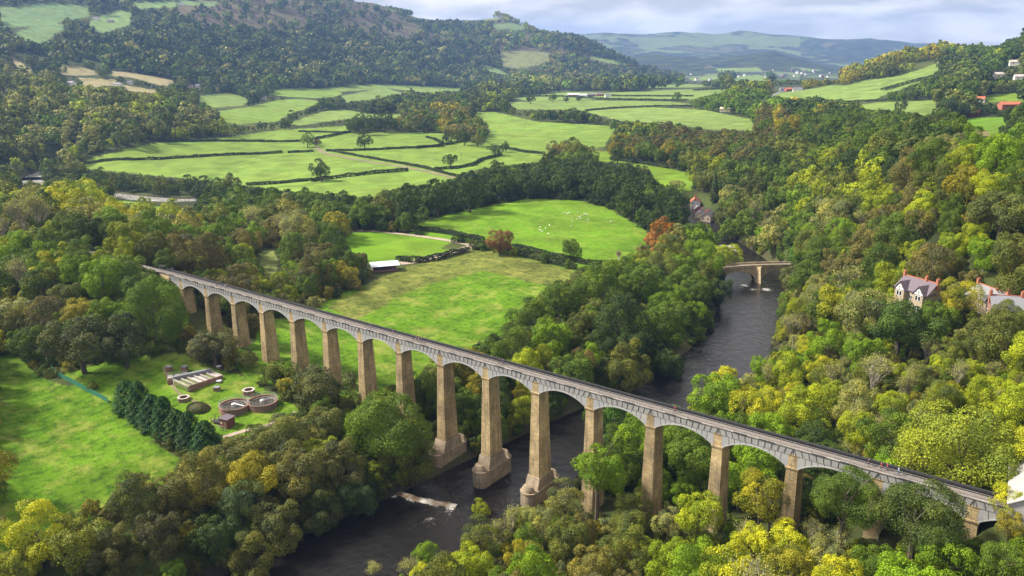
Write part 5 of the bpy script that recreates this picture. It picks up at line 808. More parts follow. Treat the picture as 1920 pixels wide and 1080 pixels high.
# ------------------------------------------------------------------ buildings
def gable(mb, w_, l_, z0, z1, over=.4, th=.18, mi=0, y=0.0):
    """pitched roof, ridge along Y, thickness th"""
    hw = w_/2+over; s = (z1-z0)/(w_/2); ze = z0-over*s
    for sg in (-1, 1):
        a = [(0, -l_/2-over+y, z1), (sg*hw, -l_/2-over+y, ze), (sg*hw, l_/2+over+y, ze), (0, l_/2+over+y, z1)]; b = [(p[0], p[1], p[2]+th) for p in a]
        mb.hexa(a if sg > 0 else a[::-1], b if sg > 0 else b[::-1], mi)
def house(loc, rz, w_, l_, wall, hh, rise, mw, mr, label, cat='house', group=None, name='house', chim=(), win=True, door=True, small=False, chm=None, gm=None):
    e = empty(name, loc, rz, label, cat, group); mb = MB(); mb.box(-w_/2, w_/2, -l_/2, l_/2, -2.0, hh)
    for y0, y1 in ((-l_/2, -l_/2+.25), (l_/2-.25, l_/2)):
        mb.add([(-w_/2,y0,hh),(w_/2,y0,hh),(0,y0,hh+rise),(-w_/2,y1,hh),(w_/2,y1,hh),(0,y1,hh+rise)], [(0,1,2),(3,5,4),(0,3,4,1),(1,4,5,2),(2,5,3,0)])
    mb.build('wall', mw, e)
    r_ = MB(); gable(r_, w_, l_, hh+.02, hh+rise+.02); ro = r_.build('roof', mr, e)
    for cx_, cy_ in chim:
        c_ = MB(); c_.box(cx_-.5, cx_+.5, cy_-.35, cy_+.35, hh+rise*.3, hh+rise+1.5)
        for q in (-.25, .25): c_.lathe([(.13, hh+rise+1.5), (.11, hh+rise+1.9)], cx_+q, cy_, 8)
        c_.build('chimney', chm or M_BRICK, ro)
    if win and not small:
        rows = [1.0, 3.6] if hh > 4.4 else [1.0]
        for zz in rows:
            for y in ([-l_/4, l_/4] if l_ < 9 else [-l_/3, 0, l_/3]):
                for sg in (-1, 1):
                    x = sg*(w_/2+.02); f = MB(); f.box(min(x, x+sg*.05), max(x, x+sg*.05), y-.6, y+.6, zz, zz+1.3); fo = f.build('window', M_WHITE, e); g_ = MB()
                    for q in (-.3, .3): g_.box(min(x+sg*.055, x+sg*.07), max(x+sg*.055, x+sg*.07), y+q-.22, y+q+.22, zz+.1, zz+1.2)
                    g_.build('pane', M_GLASS, fo)
            for x in (-w_/4, w_/4):
                for sg in (-1, 1):
                    y = sg*(l_/2+.02); f = MB(); f.box(x-.55, x+.55, min(y, y+sg*.05), max(y, y+sg*.05), zz, zz+1.3); fo = f.build('window', M_WHITE, e); g_ = MB()
                    for q in (-.27, .27): g_.box(x+q-.2, x+q+.2, min(y+sg*.055, y+sg*.07), max(y+sg*.055, y+sg*.07), zz+.1, zz+1.2)
                    g_.build('pane', M_GLASS, fo)
    elif small:
        for y in ([-l_/4, l_/4]):
            g_ = MB(); g_.box(-w_/2-.06, -w_/2-.01, y-.6, y+.6, .9, 2.2); g_.box(w_/2+.01, w_/2+.06, y-.6, y+.6, .9, 2.2); g_.build('window', M_GLASS, e)
    if door:
        d_ = MB(); d_.box(-.5, .5, -l_/2-.07, -l_/2-.015, 0, 2.1); d_.box(.36, .42, -l_/2-.10, -l_/2-.071, 1.0, 1.1, 0); d_.build('door', M_TIMBER, e)
    return e
def hpx(u, v, rz, w_, l_, hh, rise, mw, mr, label, far=None, **k):
    p = at(u, v) if far is None else Vector(at_d(u, v, far)); z = H(p.x, p.y); return house((p.x, p.y, max(z, p.z)), math.radians(rz), w_, l_, None, hh, rise, mw, mr, label, **k)
CR = math.degrees(-YAW)   # screen-facing turn: ridge along the view at rz = CR
# gabled villa between the trees on the right bank
def villa(u, v, dist, rz, label, mroof, gables=True, wallm=None):
    p = at_d(u, v, dist); w_, l_, hh, rise = 7.5, 11.6, 6.4, 3.1; wallm = wallm or M_VWALL
    e = house((p[0], p[1], p[2]-hh-rise), math.radians(rz), w_, l_, None, hh, rise, wallm, mroof, label, chim=((0, -6.0), (0, 6.0), (0, -2.0)), chm=M_REDBR, door=True)
    r_ = MB(); r_.box(-.12, .12, -l_/2-.4, l_/2+.4, hh+rise+.12, hh+rise+.34); r_.build('ridge_tiles', M_REDTILE, e)
    if gables:
        for y in (-3.9, 3.0):
            b = MB(); b.box(-w_/2-1.6, -w_/2+.1, y-1.7, y+1.7, -2, hh-.3); b.build('bay', wallm, e)
            g_ = MB(); g_.add([(-w_/2-1.62,y-1.9,hh-.3),(-w_/2-1.62,y+1.9,hh-.3),(-w_/2-1.62,y,hh+2.2),(-w_/2-1.5,y-1.9,hh-.3),(-w_/2-1.5,y+1.9,hh-.3),(-w_/2-1.5,y,hh+2.2)], [(0,2,1),(3,4,5),(0,1,4,3),(1,2,5,4),(2,0,3,5)]); go = g_.build('gable', M_WHITE, e)
            t_ = MB()
            for q in (-1.9, 1.9): t_.tube((-w_/2-1.66, y+q, hh-.3), (-w_/2-1.66, y, hh+2.25), .09, k=4)
            t_.tube((-w_/2-1.66, y-1.0, hh+.7), (-w_/2-1.66, y+1.0, hh+.7), .07, k=4); t_.tube((-w_/2-1.66, y, hh-.3), (-w_/2-1.66, y, hh+2.2), .07, k=4); t_.tube((-w_/2-1.66, y-1.9, hh-.25), (-w_/2-1.66, y+1.9, hh-.25), .07, k=4); t_.build('timber_frame', M_DARK, go)
            rr = MB()
            for sg in (-1, 1): a = [(-w_/2-1.9, y, hh+2.35), (-w_/2-1.9, y+sg*2.2, hh-.55), (.0, y+sg*2.2, hh-.55), (.0, y, hh+2.35)]; rr.hexa(a if sg < 0 else a[::-1], [(q[0], q[1], q[2]+.15) for q in (a if sg < 0 else a[::-1])])
            rr.build('gable_roof', mroof, e)
            for zz in (1.0, 4.3):
                f = MB(); f.box(-w_/2-1.67, -w_/2-1.61, y-1.0, y+1.0, zz, zz+1.6); fo = f.build('window', M_WHITE, e); pn = MB()
                for q in (-.5, .5): pn.box(-w_/2-1.70, -w_/2-1.672, y+q-.38, y+q+.38, zz+.12, zz+1.48)
                pn.build('pane', M_GLASS, fo)
    return e
M_REDBR = surf('chimney_brick', (.38, .15, .09), .85, var=.2, scale=3); M_VWALL = surf('villa_stone', (.36, .30, .21), .85, var=.2, scale=2); M_PURPLE = surf('purple_slate', (.125, .10, .12), .55, var=.2, scale=2); M_GREYSL = surf('grey_slate', (.21, .215, .235), .5, var=.12, scale=2)
villa(1727, 524, 275, 62, 'stone villa with two white timbered gables and purple slate roof behind the trees', M_PURPLE)
villa(1862, 541, 272, 48, 'villa with pale grey slate roof and orange chimneys beyond the yellow maple', M_GREYSL, False)
villa(1902, 556, 262, 110, 'brick villa with orange chimney at the end of the villas, partly hidden by trees', M_GREYSL, False, M_PINKB)
# white gable building by the canal basin
p = at_d(1972, 922, 158); house((p[0], p[1], p[2]-4.6), math.radians(6), 12.5, 16, None, 4.6, 4.2, surf('grey_render', (.36, .345, .35), .85, var=.1, scale=.5, dark=(.4,.38,.37)), surf('stone_tile', (.36, .34, .32), .8, var=.2), 'white rendered gable building beside the canal basin at the bridge end', chim=())
# cottages by the river
hpx(1303, 392, 25, 7, 9, 5.5, 2.8, M_WHITE, M_REDTILE, 'white riverside house with red tiled roof below the woods', chim=((0, -4.2), (0, 4.2)))
hpx(1312, 412, 20, 6.5, 9, 4.0, 2.4, M_CREAM, M_SLATE, 'low stone cottage with slate roof beside the river lane', chim=((0, 4.0),))
hpx(1326, 418, 12, 7, 14, 5.4, 2.8, M_CREAM, M_SLATE, 'long stone cottage row with slate roof nearest the river weir', chim=((0, -6.4), (0, 0.2)))
hpx(1308, 403, 30, 5, 6, 4.6, 2.2, M_BRICK, M_SLATE, 'narrow brick cottage between the white house and the stone cottages', chim=())
# metal-roofed field shed
p = at(722, 507); e = empty('field_shed', (p.x, p.y, H(p.x, p.y)), math.radians(-YAW*57.3+17), 'open-sided field shed with a white sheet metal roof beside the sandy track', 'shed')
mb = MB()
for a in (-6, -3, 0, 3, 6):
    for b in (-3.2, 3.2): mb.box(a-.1, a+.1, b-.1, b+.1, -.8, 3.0 if b < 0 else 3.5)
mb.box(-6.1, 6.1, -3.1, 3.1, -.8, .25); mb.build('frame', M_TIMBER, e)
mb = MB(); mb.box(-6, 6, 3.08, 3.14, .25, 3.2); mb.box(-6.08, -6.02, -3, 3, .25, 2.9); mb.box(-6, 6, -3.14, -3.08, .3, 1.1); mb.build('wall', surf('shed_boards', (.17, .12, .13), .8, var=.3, scale=2), e)
mb = MB(); mb.hexa([(-7,-4,3.0),(7,-4,3.0),(7,4,3.6),(-7,4,3.6)], [(-7,-4,3.1),(7,-4,3.1),(7,4,3.7),(-7,4,3.7)])
for q in range(15): mb.box(-7+q-.03, -7+q+.03, -3.9, -3.86, 3.08, 3.14)
mb.build('roof', M_METAL, e)
# stone road bridge
ba, bb = at_z(1366, 507, -27), at_z(1482, 503, -27); dv = bb-ba; BL = math.hypot(dv[0], dv[1]); bz = math.atan2(dv[1], dv[0]); mid = (ba+bb)/2
e = empty('road_bridge', (mid[0], mid[1], WATER), bz, 'old stone road bridge with pointed cutwater crossing the river upstream of the aqueduct', 'bridge')
hl = BL/2+9; zt = 8.2; r1 = 8.6; mb = MB(); n_ = 56; xs = [-hl+2*hl*i/n_ for i in range(n_+1)]
def lowz(x):
    for c_ in (-11.5, 8.5, 28.5, -31.5):
        q = abs(x-c_)/r1
        if q < 1: return 5.6*math.sqrt(1-q*q)+.3
    return -2.5
def topz(x): return zt-.0028*x*x*.6
xs = sorted(set(xs+[c_+s_*r1*f_ for c_ in (-11.5, 8.5) for s_ in (-1, 1) for f_ in (1.001, .999, .97, .93, .85)]))
for a, b in zip(xs[:-1], xs[1:]): mb.hexa([(a,-2.6,lowz(a)),(b,-2.6,lowz(b)),(b,2.6,lowz(b)),(a,2.6,lowz(a))], [(a,-2.6,topz(a)),(b,-2.6,topz(b)),(b,2.6,topz(b)),(a,2.6,topz(a))])
M_BRST = stonemat('bridge_stone', (.64, .50, .30), (.52, .41, .25), (.25, .21, .15)); mb.build('arches', M_BRST, e)
mb = MB()
for s_ in (-1, 1):
    for a, b in zip(xs[:-1:4], xs[4::4]): mb.hexa([(a,s_*2.75-.22,topz(a)-.12),(b,s_*2.75-.22,topz(b)-.12),(b,s_*2.75+.22,topz(b)-.12),(a,s_*2.75+.22,topz(a)-.12)], [(a,s_*2.75-.22,topz(a)+1.0),(b,s_*2.75-.22,topz(b)+1.0),(b,s_*2.75+.22,topz(b)+1.0),(a,s_*2.75+.22,topz(a)+1.0)])
mb.build('parapet', M_BRST, e)
mb = MB(); mb.add([(-3.3,-2.6,-2.5),(-1.5,-6.8,-2.5),(.3,-2.6,-2.5),(-3.3,-2.6,zt-.1),(-1.5,-4.6,zt-.1),(.3,-2.6,zt-.1)], [(0,1,4,3),(1,2,5,4),(2,0,3,5),(3,4,5),(0,2,1)]); mb.build('cutwater', M_BRST, e)
mb = MB(); mb.hexa([(-hl,-2.5,topz(hl)-.02),(hl,-2.5,topz(hl)-.02),(hl,2.5,topz(hl)-.02),(-hl,2.5,topz(hl)-.02)], [(-hl,-2.5,zt+.01),(hl,-2.5,zt+.01),(hl,2.5,zt+.01),(-hl,2.5,zt+.01)]); mb.build('road_surface', M_PATH, e)
# distant farms and houses
far_h = [(180,37,'white farmhouse high on the green hillside pasture',M_WHITE,M_SLATE,14,9),(208,42,'long grey barn beside the white hillside farmhouse',M_CONC,M_SLATE,18,8),(135,160,'white cottage below the tan hillside fields',M_WHITE,M_SLATE,12,8),(6,172,'white cottage at the forest edge at the far hill foot',M_WHITE,M_SLATE,12,8),(28,167,'small white cottage among dark trees by the hill foot',M_WHITE,M_SLATE,9,7),(222,162,'long white farmhouse under the tan fields',M_WHITE,M_SLATE,16,8),(244,158,'white cottage beside the long farmhouse',M_WHITE,M_SLATE,9,7),(358,165,'cream cottage next to the white one by the hill foot',M_CREAM,M_SLATE,10,8),(371,164,'small white gabled cottage by the hill foot',M_WHITE,M_SLATE,9,7),(494,187,'white house among trees above the sunlit hollow',M_WHITE,M_SLATE,10,8),(340,10,'white farm building high on the wooded hillside',M_WHITE,M_SLATE,14,8),
 (1124,180,'tall red brick farmhouse in the farmyard on the plain',M_BRICK,M_SLATE,12,10),(1108,181,'pink brick barn beside the tall farmhouse',M_PINKB,M_SLATE,22,11),(1092,182,'low white-roofed farm shed in the farmyard',M_WHITE,M_METAL,20,9),(1075,181,'long low red-walled shed at the farmyard edge',M_BRICK,M_METAL,26,8),(1140,182,'white farm shed beside the tall farmhouse',M_WHITE,M_SLATE,14,8),(1168,170,'white cottage with brown roof on the flat fields',M_WHITE,M_REDTILE,14,9),(1186,168,'pink cottage beyond the red farm',M_PINKB,M_REDTILE,12,9),
 (1360,209,'tan open-fronted field barn on the pale pasture',M_CREAM,M_CREAM,16,9),(1478,171,'bright red house beside the road on the valley floor',M_BRICK,M_REDTILE,12,9),(1466,170,'grey stone house next to the bright red house',M_CONC,M_SLATE,10,8),(1495,171,'low white bungalow beside the bright red house',M_WHITE,M_SLATE,16,8),
 (1825,218,'orange brick bungalow with hipped tiled roof by the hilltop paddock',M_BRICK,M_REDTILE,12,9),(1798,218,'dark open barn with grey roof by the hilltop paddock',M_DARK,M_SLATE,18,8),(1893,203,'large pink-roofed brick farmhouse on the hilltop',M_BRICK,M_REDTILE,22,11),(1872,145,'white bungalow with pale roof on the wooded hill',M_WHITE,M_CONC,18,9),(1862,145,'small white outbuilding on the wooded hill',M_WHITE,M_CONC,9,6),(1905,122,'pale-roofed house highest on the wooded hill',M_WHITE,M_CONC,18,9),(1912,150,'white house at the end of the hilltop row',M_WHITE,M_CONC,14,9),(1790,192,'brick house with orange roof behind dark trees',M_BRICK,M_REDTILE,11,8),(1836,192,'white-gabled house behind the hilltop trees',M_WHITE,M_REDTILE,10,8)]
for i, (u, v, lb_, mw, mr, l_, w_) in enumerate(far_h): hpx(u, v, CR+90+rnd.uniform(-25, 25), w_, l_, 4.2, 2.6, mw, mr, lb_, small=True, group='distant farms and houses', chim=((0, l_/3),) if mr is not M_METAL else ())
for i in range(34):                                                            # the small town far up the valley
    if i < 25: u = 1475+rnd.gauss(0, 1)*32+rnd.uniform(-35, 75); v = rnd.uniform(133, 147)
    else: u = rnd.uniform(1278, 1400); v = rnd.uniform(140, 155)
    p = at(u, v); z = H(p.x, p.y); s_ = rnd.uniform(.8, 1.35)
    house((p.x, p.y, z+1), math.radians(rnd.uniform(0, 180)), 9*s_, 13*s_, None, 6*s_, 3.5*s_, M_WHITE if rnd.random() < .7 else M_PINKB, M_SLATE, 'tiny pale house in the far village under the blue hills', group='houses of the far village', chim=(), win=False, door=False)
# ------------------------------------------------------------------ treatment works on the near meadow
def tank(u, v, rad, label, arm):
    p = at(u, v); z = H(p.x, p.y); e = empty('settling_tank', (p.x, p.y, z), 0, label, 'tank', 'round tanks of the treatment works'); mb = MB()
    mb.lathe([(rad+.35, -1), (rad+.3, 1.5), (rad+.4, 1.5), (rad+.4, 1.75), (rad, 1.75), (rad, .9)], k=48, cap=False); mb.build('wall', M_PINKB, e)
    mb = MB(); mb.lathe([(.02, 1.05), (rad+.02, 1.05)], k=48, cap=False); mb.build('water_surface', M_SLUDGE, e)
    mb = MB(); mb.lathe([(rad-.45, .95), (rad-.45, 1.3), (rad-.3, 1.3), (rad-.3, .95)], k=48, cap=False); mb.build('weir_channel', M_CONC, e)
    mb = MB(); mb.lathe([(.75, .8), (.75, 1.9), (.5, 2.1), (.3, 2.1)], k=20); mb.build('hub', M_GREYMET, e)
    mb = MB(); c_, s_ = math.cos(arm), math.sin(arm); mb.tube((0, 0, 2.0), (c_*rad, s_*rad, 1.9), .14, k=6); mb.tube((0, 0, 2.9), (c_*rad, s_*rad, 2.6), .05, k=4); mb.tube((c_*rad*.5, s_*rad*.5, 1.95), (c_*rad*.5, s_*rad*.5, 2.8), .05, k=4); mb.tube((0, 0, 2), (0, 0, 2.9), .06, k=4); mb.build('scraper_arm', M_GREYMET, e)
    mb = MB()
    for k in range(24):
        a, b = 2*math.pi*k/24, 2*math.pi*(k+1)/24; R_ = rad+.2; mb.tube((R_*math.cos(a), R_*math.sin(a), 1.7), (R_*math.cos(a), R_*math.sin(a), 2.75), .04, k=4)
        for zz in (2.25, 2.75): mb.tube((R_*math.cos(a), R_*math.sin(a), zz), (R_*math.cos(b), R_*math.sin(b), zz), .035, k=4)
    mb.build('handrail', M_GREYMET, e); return e
tank(440, 768, 4.05, 'round brick settling tank with short scraper arm beside the brown hut', .2); tank(493, 761, 4.05, 'round brick settling tank with bridge arm nearest the aqueduct piers', 1.0)
def cham(u, v, w_, l_, h_, rz, label, octo=False):
    p = at(u, v); e = empty('brick_chamber', (p.x, p.y, H(p.x, p.y)), math.radians(rz), label, 'chamber', 'small chambers of the treatment works')
    if octo:
        mb = MB(); mb.lathe([(w_, -1), (w_, h_), (w_*.75, h_), (w_*.75, .2)], k=8, cap=False); mb.build('wall', M_PINKB, e); mb = MB(); mb.lathe([(.02, .3), (w_*.76, .3)], k=8, cap=False); mb.build('water_surface', M_SLUDGE, e); mb = MB(); mb.lathe([(w_*1.06, h_+.005), (w_*1.06, h_+.15), (w_*.7, h_+.15)], k=8, cap=False); mb.build('coping', M_CONC, e)
    else:
        mb = MB(); mb.box(-w_/2, w_/2, -l_/2, l_/2, -.8, h_); mb.build('wall', M_PINKB, e); mb = MB(); mb.box(-w_/2-.08, w_/2+.08, -l_/2-.08, l_/2+.08, h_+.002, h_+.16); mb.build('lid', M_METAL if h_ < .9 else M_GREYSL, e)
    return e
cham(467, 740, 1.9, 1.9, 1.5, 0, 'octagonal brick chamber behind the two round tanks', True); cham(345, 752, 1.8, 1.8, 1.0, 0, 'octagonal brick pit beside the scrub mound', True)
cham(407, 733, 1.7, 1.5, 1.1, 30, 'square brick chamber between the filter beds and the round tanks'); cham(411, 718, 1.3, 1.3, .5, 30, 'low metal-lidded chamber at the filter bed corner'); cham(411, 691, 1.3, 1.2, .6, 20, 'low metal-lidded chamber nearest the scrub by the piers'); cham(318, 697, 1.7, 1.6, 1.5, 30, 'dark-lidded brick chamber on the outer side of the inlet works'); cham(346, 696, 1.7, 1.6, 1.5, 30, 'dark-lidded brick chamber behind the inlet works')
# filter beds
p = at(372, 722); e = empty('filter_beds', (p.x, p.y, H(p.x, p.y)), 0, 'rectangular sludge drying beds with a long grey channel across their top', 'filter bed')
c1, c2, c3, c4 = (at(u, v) for u, v in ((326,722), (396,700), (418,711), (356,736))); zb = max(q.z for q in (c1, c2, c3, c4))
def L3(a, b, t_): return a+(b-a)*t_
def slab(pa, pb, wd, z0, z1, name, mat):
    d = (pb-pa); d.z = 0; n_ = Vector((-d.y, d.x, 0)).normalized()*wd/2; mb = MB(); o = Vector((p.x, p.y, 0)); q = [pa+n_-o, pa-n_-o, pb-n_-o, pb+n_-o]
    if (q[1]-q[0]).cross(q[2]-q[1]).z < 0: q = q[::-1]
    mb.hexa([(a.x, a.y, z0-e.location.z) for a in q], [(a.x, a.y, z1-e.location.z) for a in q]); return mb.build(name, mat, e)
slab(c1, c2, 1.3, zb-1, zb+1.5, 'channel', M_GREYSL); slab(c4, c3, .35, zb-1, zb+.8, 'wall', M_PINKB)
for k in range(7): slab(L3(c1, c2, k/6), L3(c4, c3, k/6), .3, zb-1, zb+.75, 'wall', M_CONC)
for k in range(6): slab(L3(L3(c1, c2, (k+.5)/6), L3(c4, c3, (k+.5)/6), .08), L3(L3(c1, c2, (k+.5)/6), L3(c4, c3, (k+.5)/6), .96), 2.6, zb-1, zb+.3, 'bed_fill', M_CONC if k in (2, 3, 5) else surf('mossy_sludge', (.14, .17, .05), .9, var=.4, scale=1))
p = at(334, 712); e = empty('inlet_works', (p.x, p.y, H(p.x, p.y)), math.radians(62), 'stepped concrete and brick inlet works with open tanks beside the filter beds', 'tank')
mb = MB(); mb.box(-3.2, 3.2, -1.8, 1.8, -1, .9); mb.build('base', M_PINKB, e); mb = MB()
for q in (-2.2, -.1, 2.0): mb.box(q-.75, q+.75, -1.5, 1.5, .905, 1.5)
mb.build('tank_cover', M_CONC, e); mb = MB(); mb.lathe([(.9, .9), (.9, 1.9), (.75, 1.9), (.75, 1.2)], 2.0, 0, 16); mb.tube((-3, -1.7, 2), (3, -1.7, 2), .05, k=4); mb.tube((-3, 1.7, 2), (3, 1.7, 2), .05, k=4)
for q in (-3, -1, 1, 3):
    for s_ in (-1.7, 1.7): mb.tube((q, s_, .9), (q, s_, 2.0), .05, k=4)
mb.build('handrail', M_GREYMET, e)
# brown hut with its platform
p = at(427, 800); e = empty('pump_hut', (p.x, p.y, H(p.x, p.y)), math.radians(12), 'brown brick pump hut with flat grey roof and handrailed platform beside the round tank', 'hut')
mb = MB(); mb.box(-1.5, 1.5, -1.5, 1.5, -1, 2.6); mb.build('wall', surf('hut_brick', (.17, .06, .055), .85, var=.25, scale=3), e); mb = MB(); mb.box(-1.75, 1.75, -1.7, 1.7, 2.602, 2.8); mb.build('roof', M_PURPLE, e)
mb = MB(); mb.box(.4, 1.2, -1.56, -1.505, 0, 2.0); mb.build('door', M_TIMBER, e); mb = MB(); mb.box(-1.0, -.3, -1.56, -1.505, 1.1, 1.8); mb.build('window', M_CREAM, e)
mb = MB(); mb.box(-5.6, -1.52, -.8, .9, .6, .75)
for q in (-5.5, -4.2, -2.9, -1.7):
    for s_ in (-.75, .85): mb.box(q-.06, q+.06, s_-.06, s_+.06, -.8, 1.75)
for s_ in (-.75, .85): mb.box(-5.6, -1.6, s_-.03, s_+.03, 1.7, 1.78)
mb.build('platform', M_DARK, e); mb = MB()
for q in (-1.4, 0, 1.4): mb.box(q-.04, q+.04, -2.6, -2.52, -.5, 1.1)
mb.box(-1.45, 1.45, -2.6, -2.52, 1.05, 1.12); mb.build('handrail', M_GREYMET, e)
p = at(372, 768); hm = quads(np.random.default_rng(5), *(lambda q: (q*np.array([4.2, 3.0, 1.7]), q))((lambda a: a/np.linalg.norm(a, axis=1)[:, None])(np.abs(np.random.default_rng(4).normal(size=(3500, 3)))*np.random.default_rng(3).choice([-1, 1], (3500, 3))*np.array([1, 1, 1])+np.array([0, 0, .35]))), .16, np.random.default_rng(6).random(3500))
o = link(bpy.data.objects.new('scrub_mound', leafmesh('scrub_mound', hm))); o.location = (p.x, p.y, H(p.x, p.y)); o['tint'] = [.075, .072, .03]; tag(o, 'low rounded mound of brown scrub between the conifers and the brown hut', 'bush', 'bushes and scrub')
# green fence beside the lower meadow, and the post at its end
fp = [at(u, v) for u, v in ((97,695), (110,707), (135,720), (160,734), (183,745), (203,756))]; e = empty('green_fence', fp[0], 0, 'green mesh fence running from the thicket to the conifer row', 'fence'); mb = MB(); pb = MB()
for a, b in zip(fp[:-1], fp[1:]):
    n_ = 6; A_0, B_0 = a-fp[0], b-fp[0]
    for k in range(n_):
        q = A_0.lerp(B_0, k/n_); q2 = A_0.lerp(B_0, (k+1)/n_); pb.tube((q.x, q.y, q.z-.3), (q.x, q.y, q.z+1.9), .06, k=5); mb.hexa([(q.x,q.y,q.z+.1),(q2.x,q2.y,q2.z+.1),(q2.x+.04,q2.y+.04,q2.z+.1),(q.x+.04,q.y+.04,q.z+.1)], [(q.x,q.y,q.z+1.7),(q2.x,q2.y,q2.z+1.7),(q2.x+.04,q2.y+.04,q2.z+1.7),(q.x+.04,q.y+.04,q.z+1.7)])
mb.build('fence_panel', M_GREENP, e); pb.build('fence_post', M_GREENP, e)
p = at(89, 690); e = empty('signal_post', p, 0, 'leaning grey post with red and white boards at the fence end', 'post'); mb = MB(); mb.tube((0, 0, -.4), (-1.0, .8, 4.2), .12, .10); mb.build('pole', M_GREYMET, e); mb = MB(); mb.box(-1.5, -.7, .55, .65, 3.6, 4.8); mb.build('board', M_BRICK, e); mb = MB(); mb.box(-1.2, -.6, .35, .45, 2.2, 3.2); mb.build('board', M_WHITE, e)
# ------------------------------------------------------------------ sheep
def skin(name, pts_, edges, mats, sub=1):
    me = bpy.data.meshes.new(name); me.from_pydata([q[:3] for q in pts_], edges, []); me.materials.append(mats); o = link(bpy.data.objects.new(name, me)); sm = o.modifiers.new('skin', 'SKIN'); 
    for i, q in enumerate(pts_): sv = me.skin_vertices[0].data[i]; sv.radius = (q[3], q[3] if len(q) < 5 else q[4]); sv.use_root = i == 0
    sb = o.modifiers.new('sub', 'SUBSURF'); sb.levels = sb.render_levels = sub; dg = bpy.context.evaluated_depsgraph_get(); me2 = bpy.data.meshes.new_from_object(o.evaluated_get(dg)); bpy.data.objects.remove(o); me2.materials.clear(); me2.materials.append(mats); me2.name = name; return me2
sheep_me = skin('sheep', [(0,0,.62,.24),(-.35,0,.64,.25),(.35,0,.64,.25),(.55,0,.62,.17),(.75,0,.74,.10),(.95,0,.68,.07),(-.55,0,.55,.12),(.4,.13,.3,.05),(.4,.13,.0,.04),(.4,-.13,.3,.05),(.4,-.13,.0,.04),(-.4,.13,.3,.06),(-.42,.13,.0,.04),(-.4,-.13,.3,.06),(-.42,-.13,.0,.04)], [(0,1),(0,2),(2,3),(3,4),(4,5),(1,6),(2,7),(7,8),(2,9),(9,10),(1,11),(11,12),(1,13),(13,14)], M_WOOL)
face_me = skin('face', [(.80,0,.76,.085),(.98,0,.66,.06),(1.04,0,.62,.04)], [(0,1),(1,2)], surf('sheep_face', (.45, .42, .38), .9))
def sheep(u, v, lb_, grp): 
    p = at(u, v); e = link(bpy.data.objects.new('sheep', sheep_me)); e.location = (p.x, p.y, H(p.x, p.y)+.02); e.rotation_euler.z = rnd.random()*6.28; s_ = 1.0; e.scale = (s_,)*3; tag(e, lb_, 'sheep', grp); f = link(bpy.data.objects.new('face', face_me)); f.parent = e
for u, v in ((1058,401),(1063,402),(1067,401),(1084,399),(1086,408),(1090,406),(1098,402),(1100,404),(1103,413),(1082,412),(1073,417),(1071,426),(1013,427),(1012,433),(1023,430),(1030,424),(1028,440),(1016,436),(1145,417),(1095,403),(1088,411)): sheep(u, v, 'white sheep grazing in the scattered flock on the walled sheep field', 'sheep on the field beyond the lane')
for i in range(42):
    for _ in range(30):
        u, v = rnd.uniform(620, 1000), rnd.uniform(255, 345); q = np.array([u]), np.array([v])
        if in_poly(*q, OPEN[6][2])[0]: sheep(u, v, 'tiny white sheep scattered on the hedged plain', 'sheep on the hedged plain'); break
for i in range(30):
    for _ in range(30):
        u, v = rnd.uniform(900, 1130), rnd.uniform(225, 285)
        if in_poly(np.array([u]), np.array([v]), OPEN[7][2])[0]: sheep(u, v, 'tiny white sheep on the rising green pasture between the copses', 'sheep on the rising pasture'); break
for i in range(9): sheep(rnd.uniform(440, 540), rnd.uniform(295, 335), 'tiny white sheep on the large far meadow beside the river trees', 'sheep on the far river meadow')
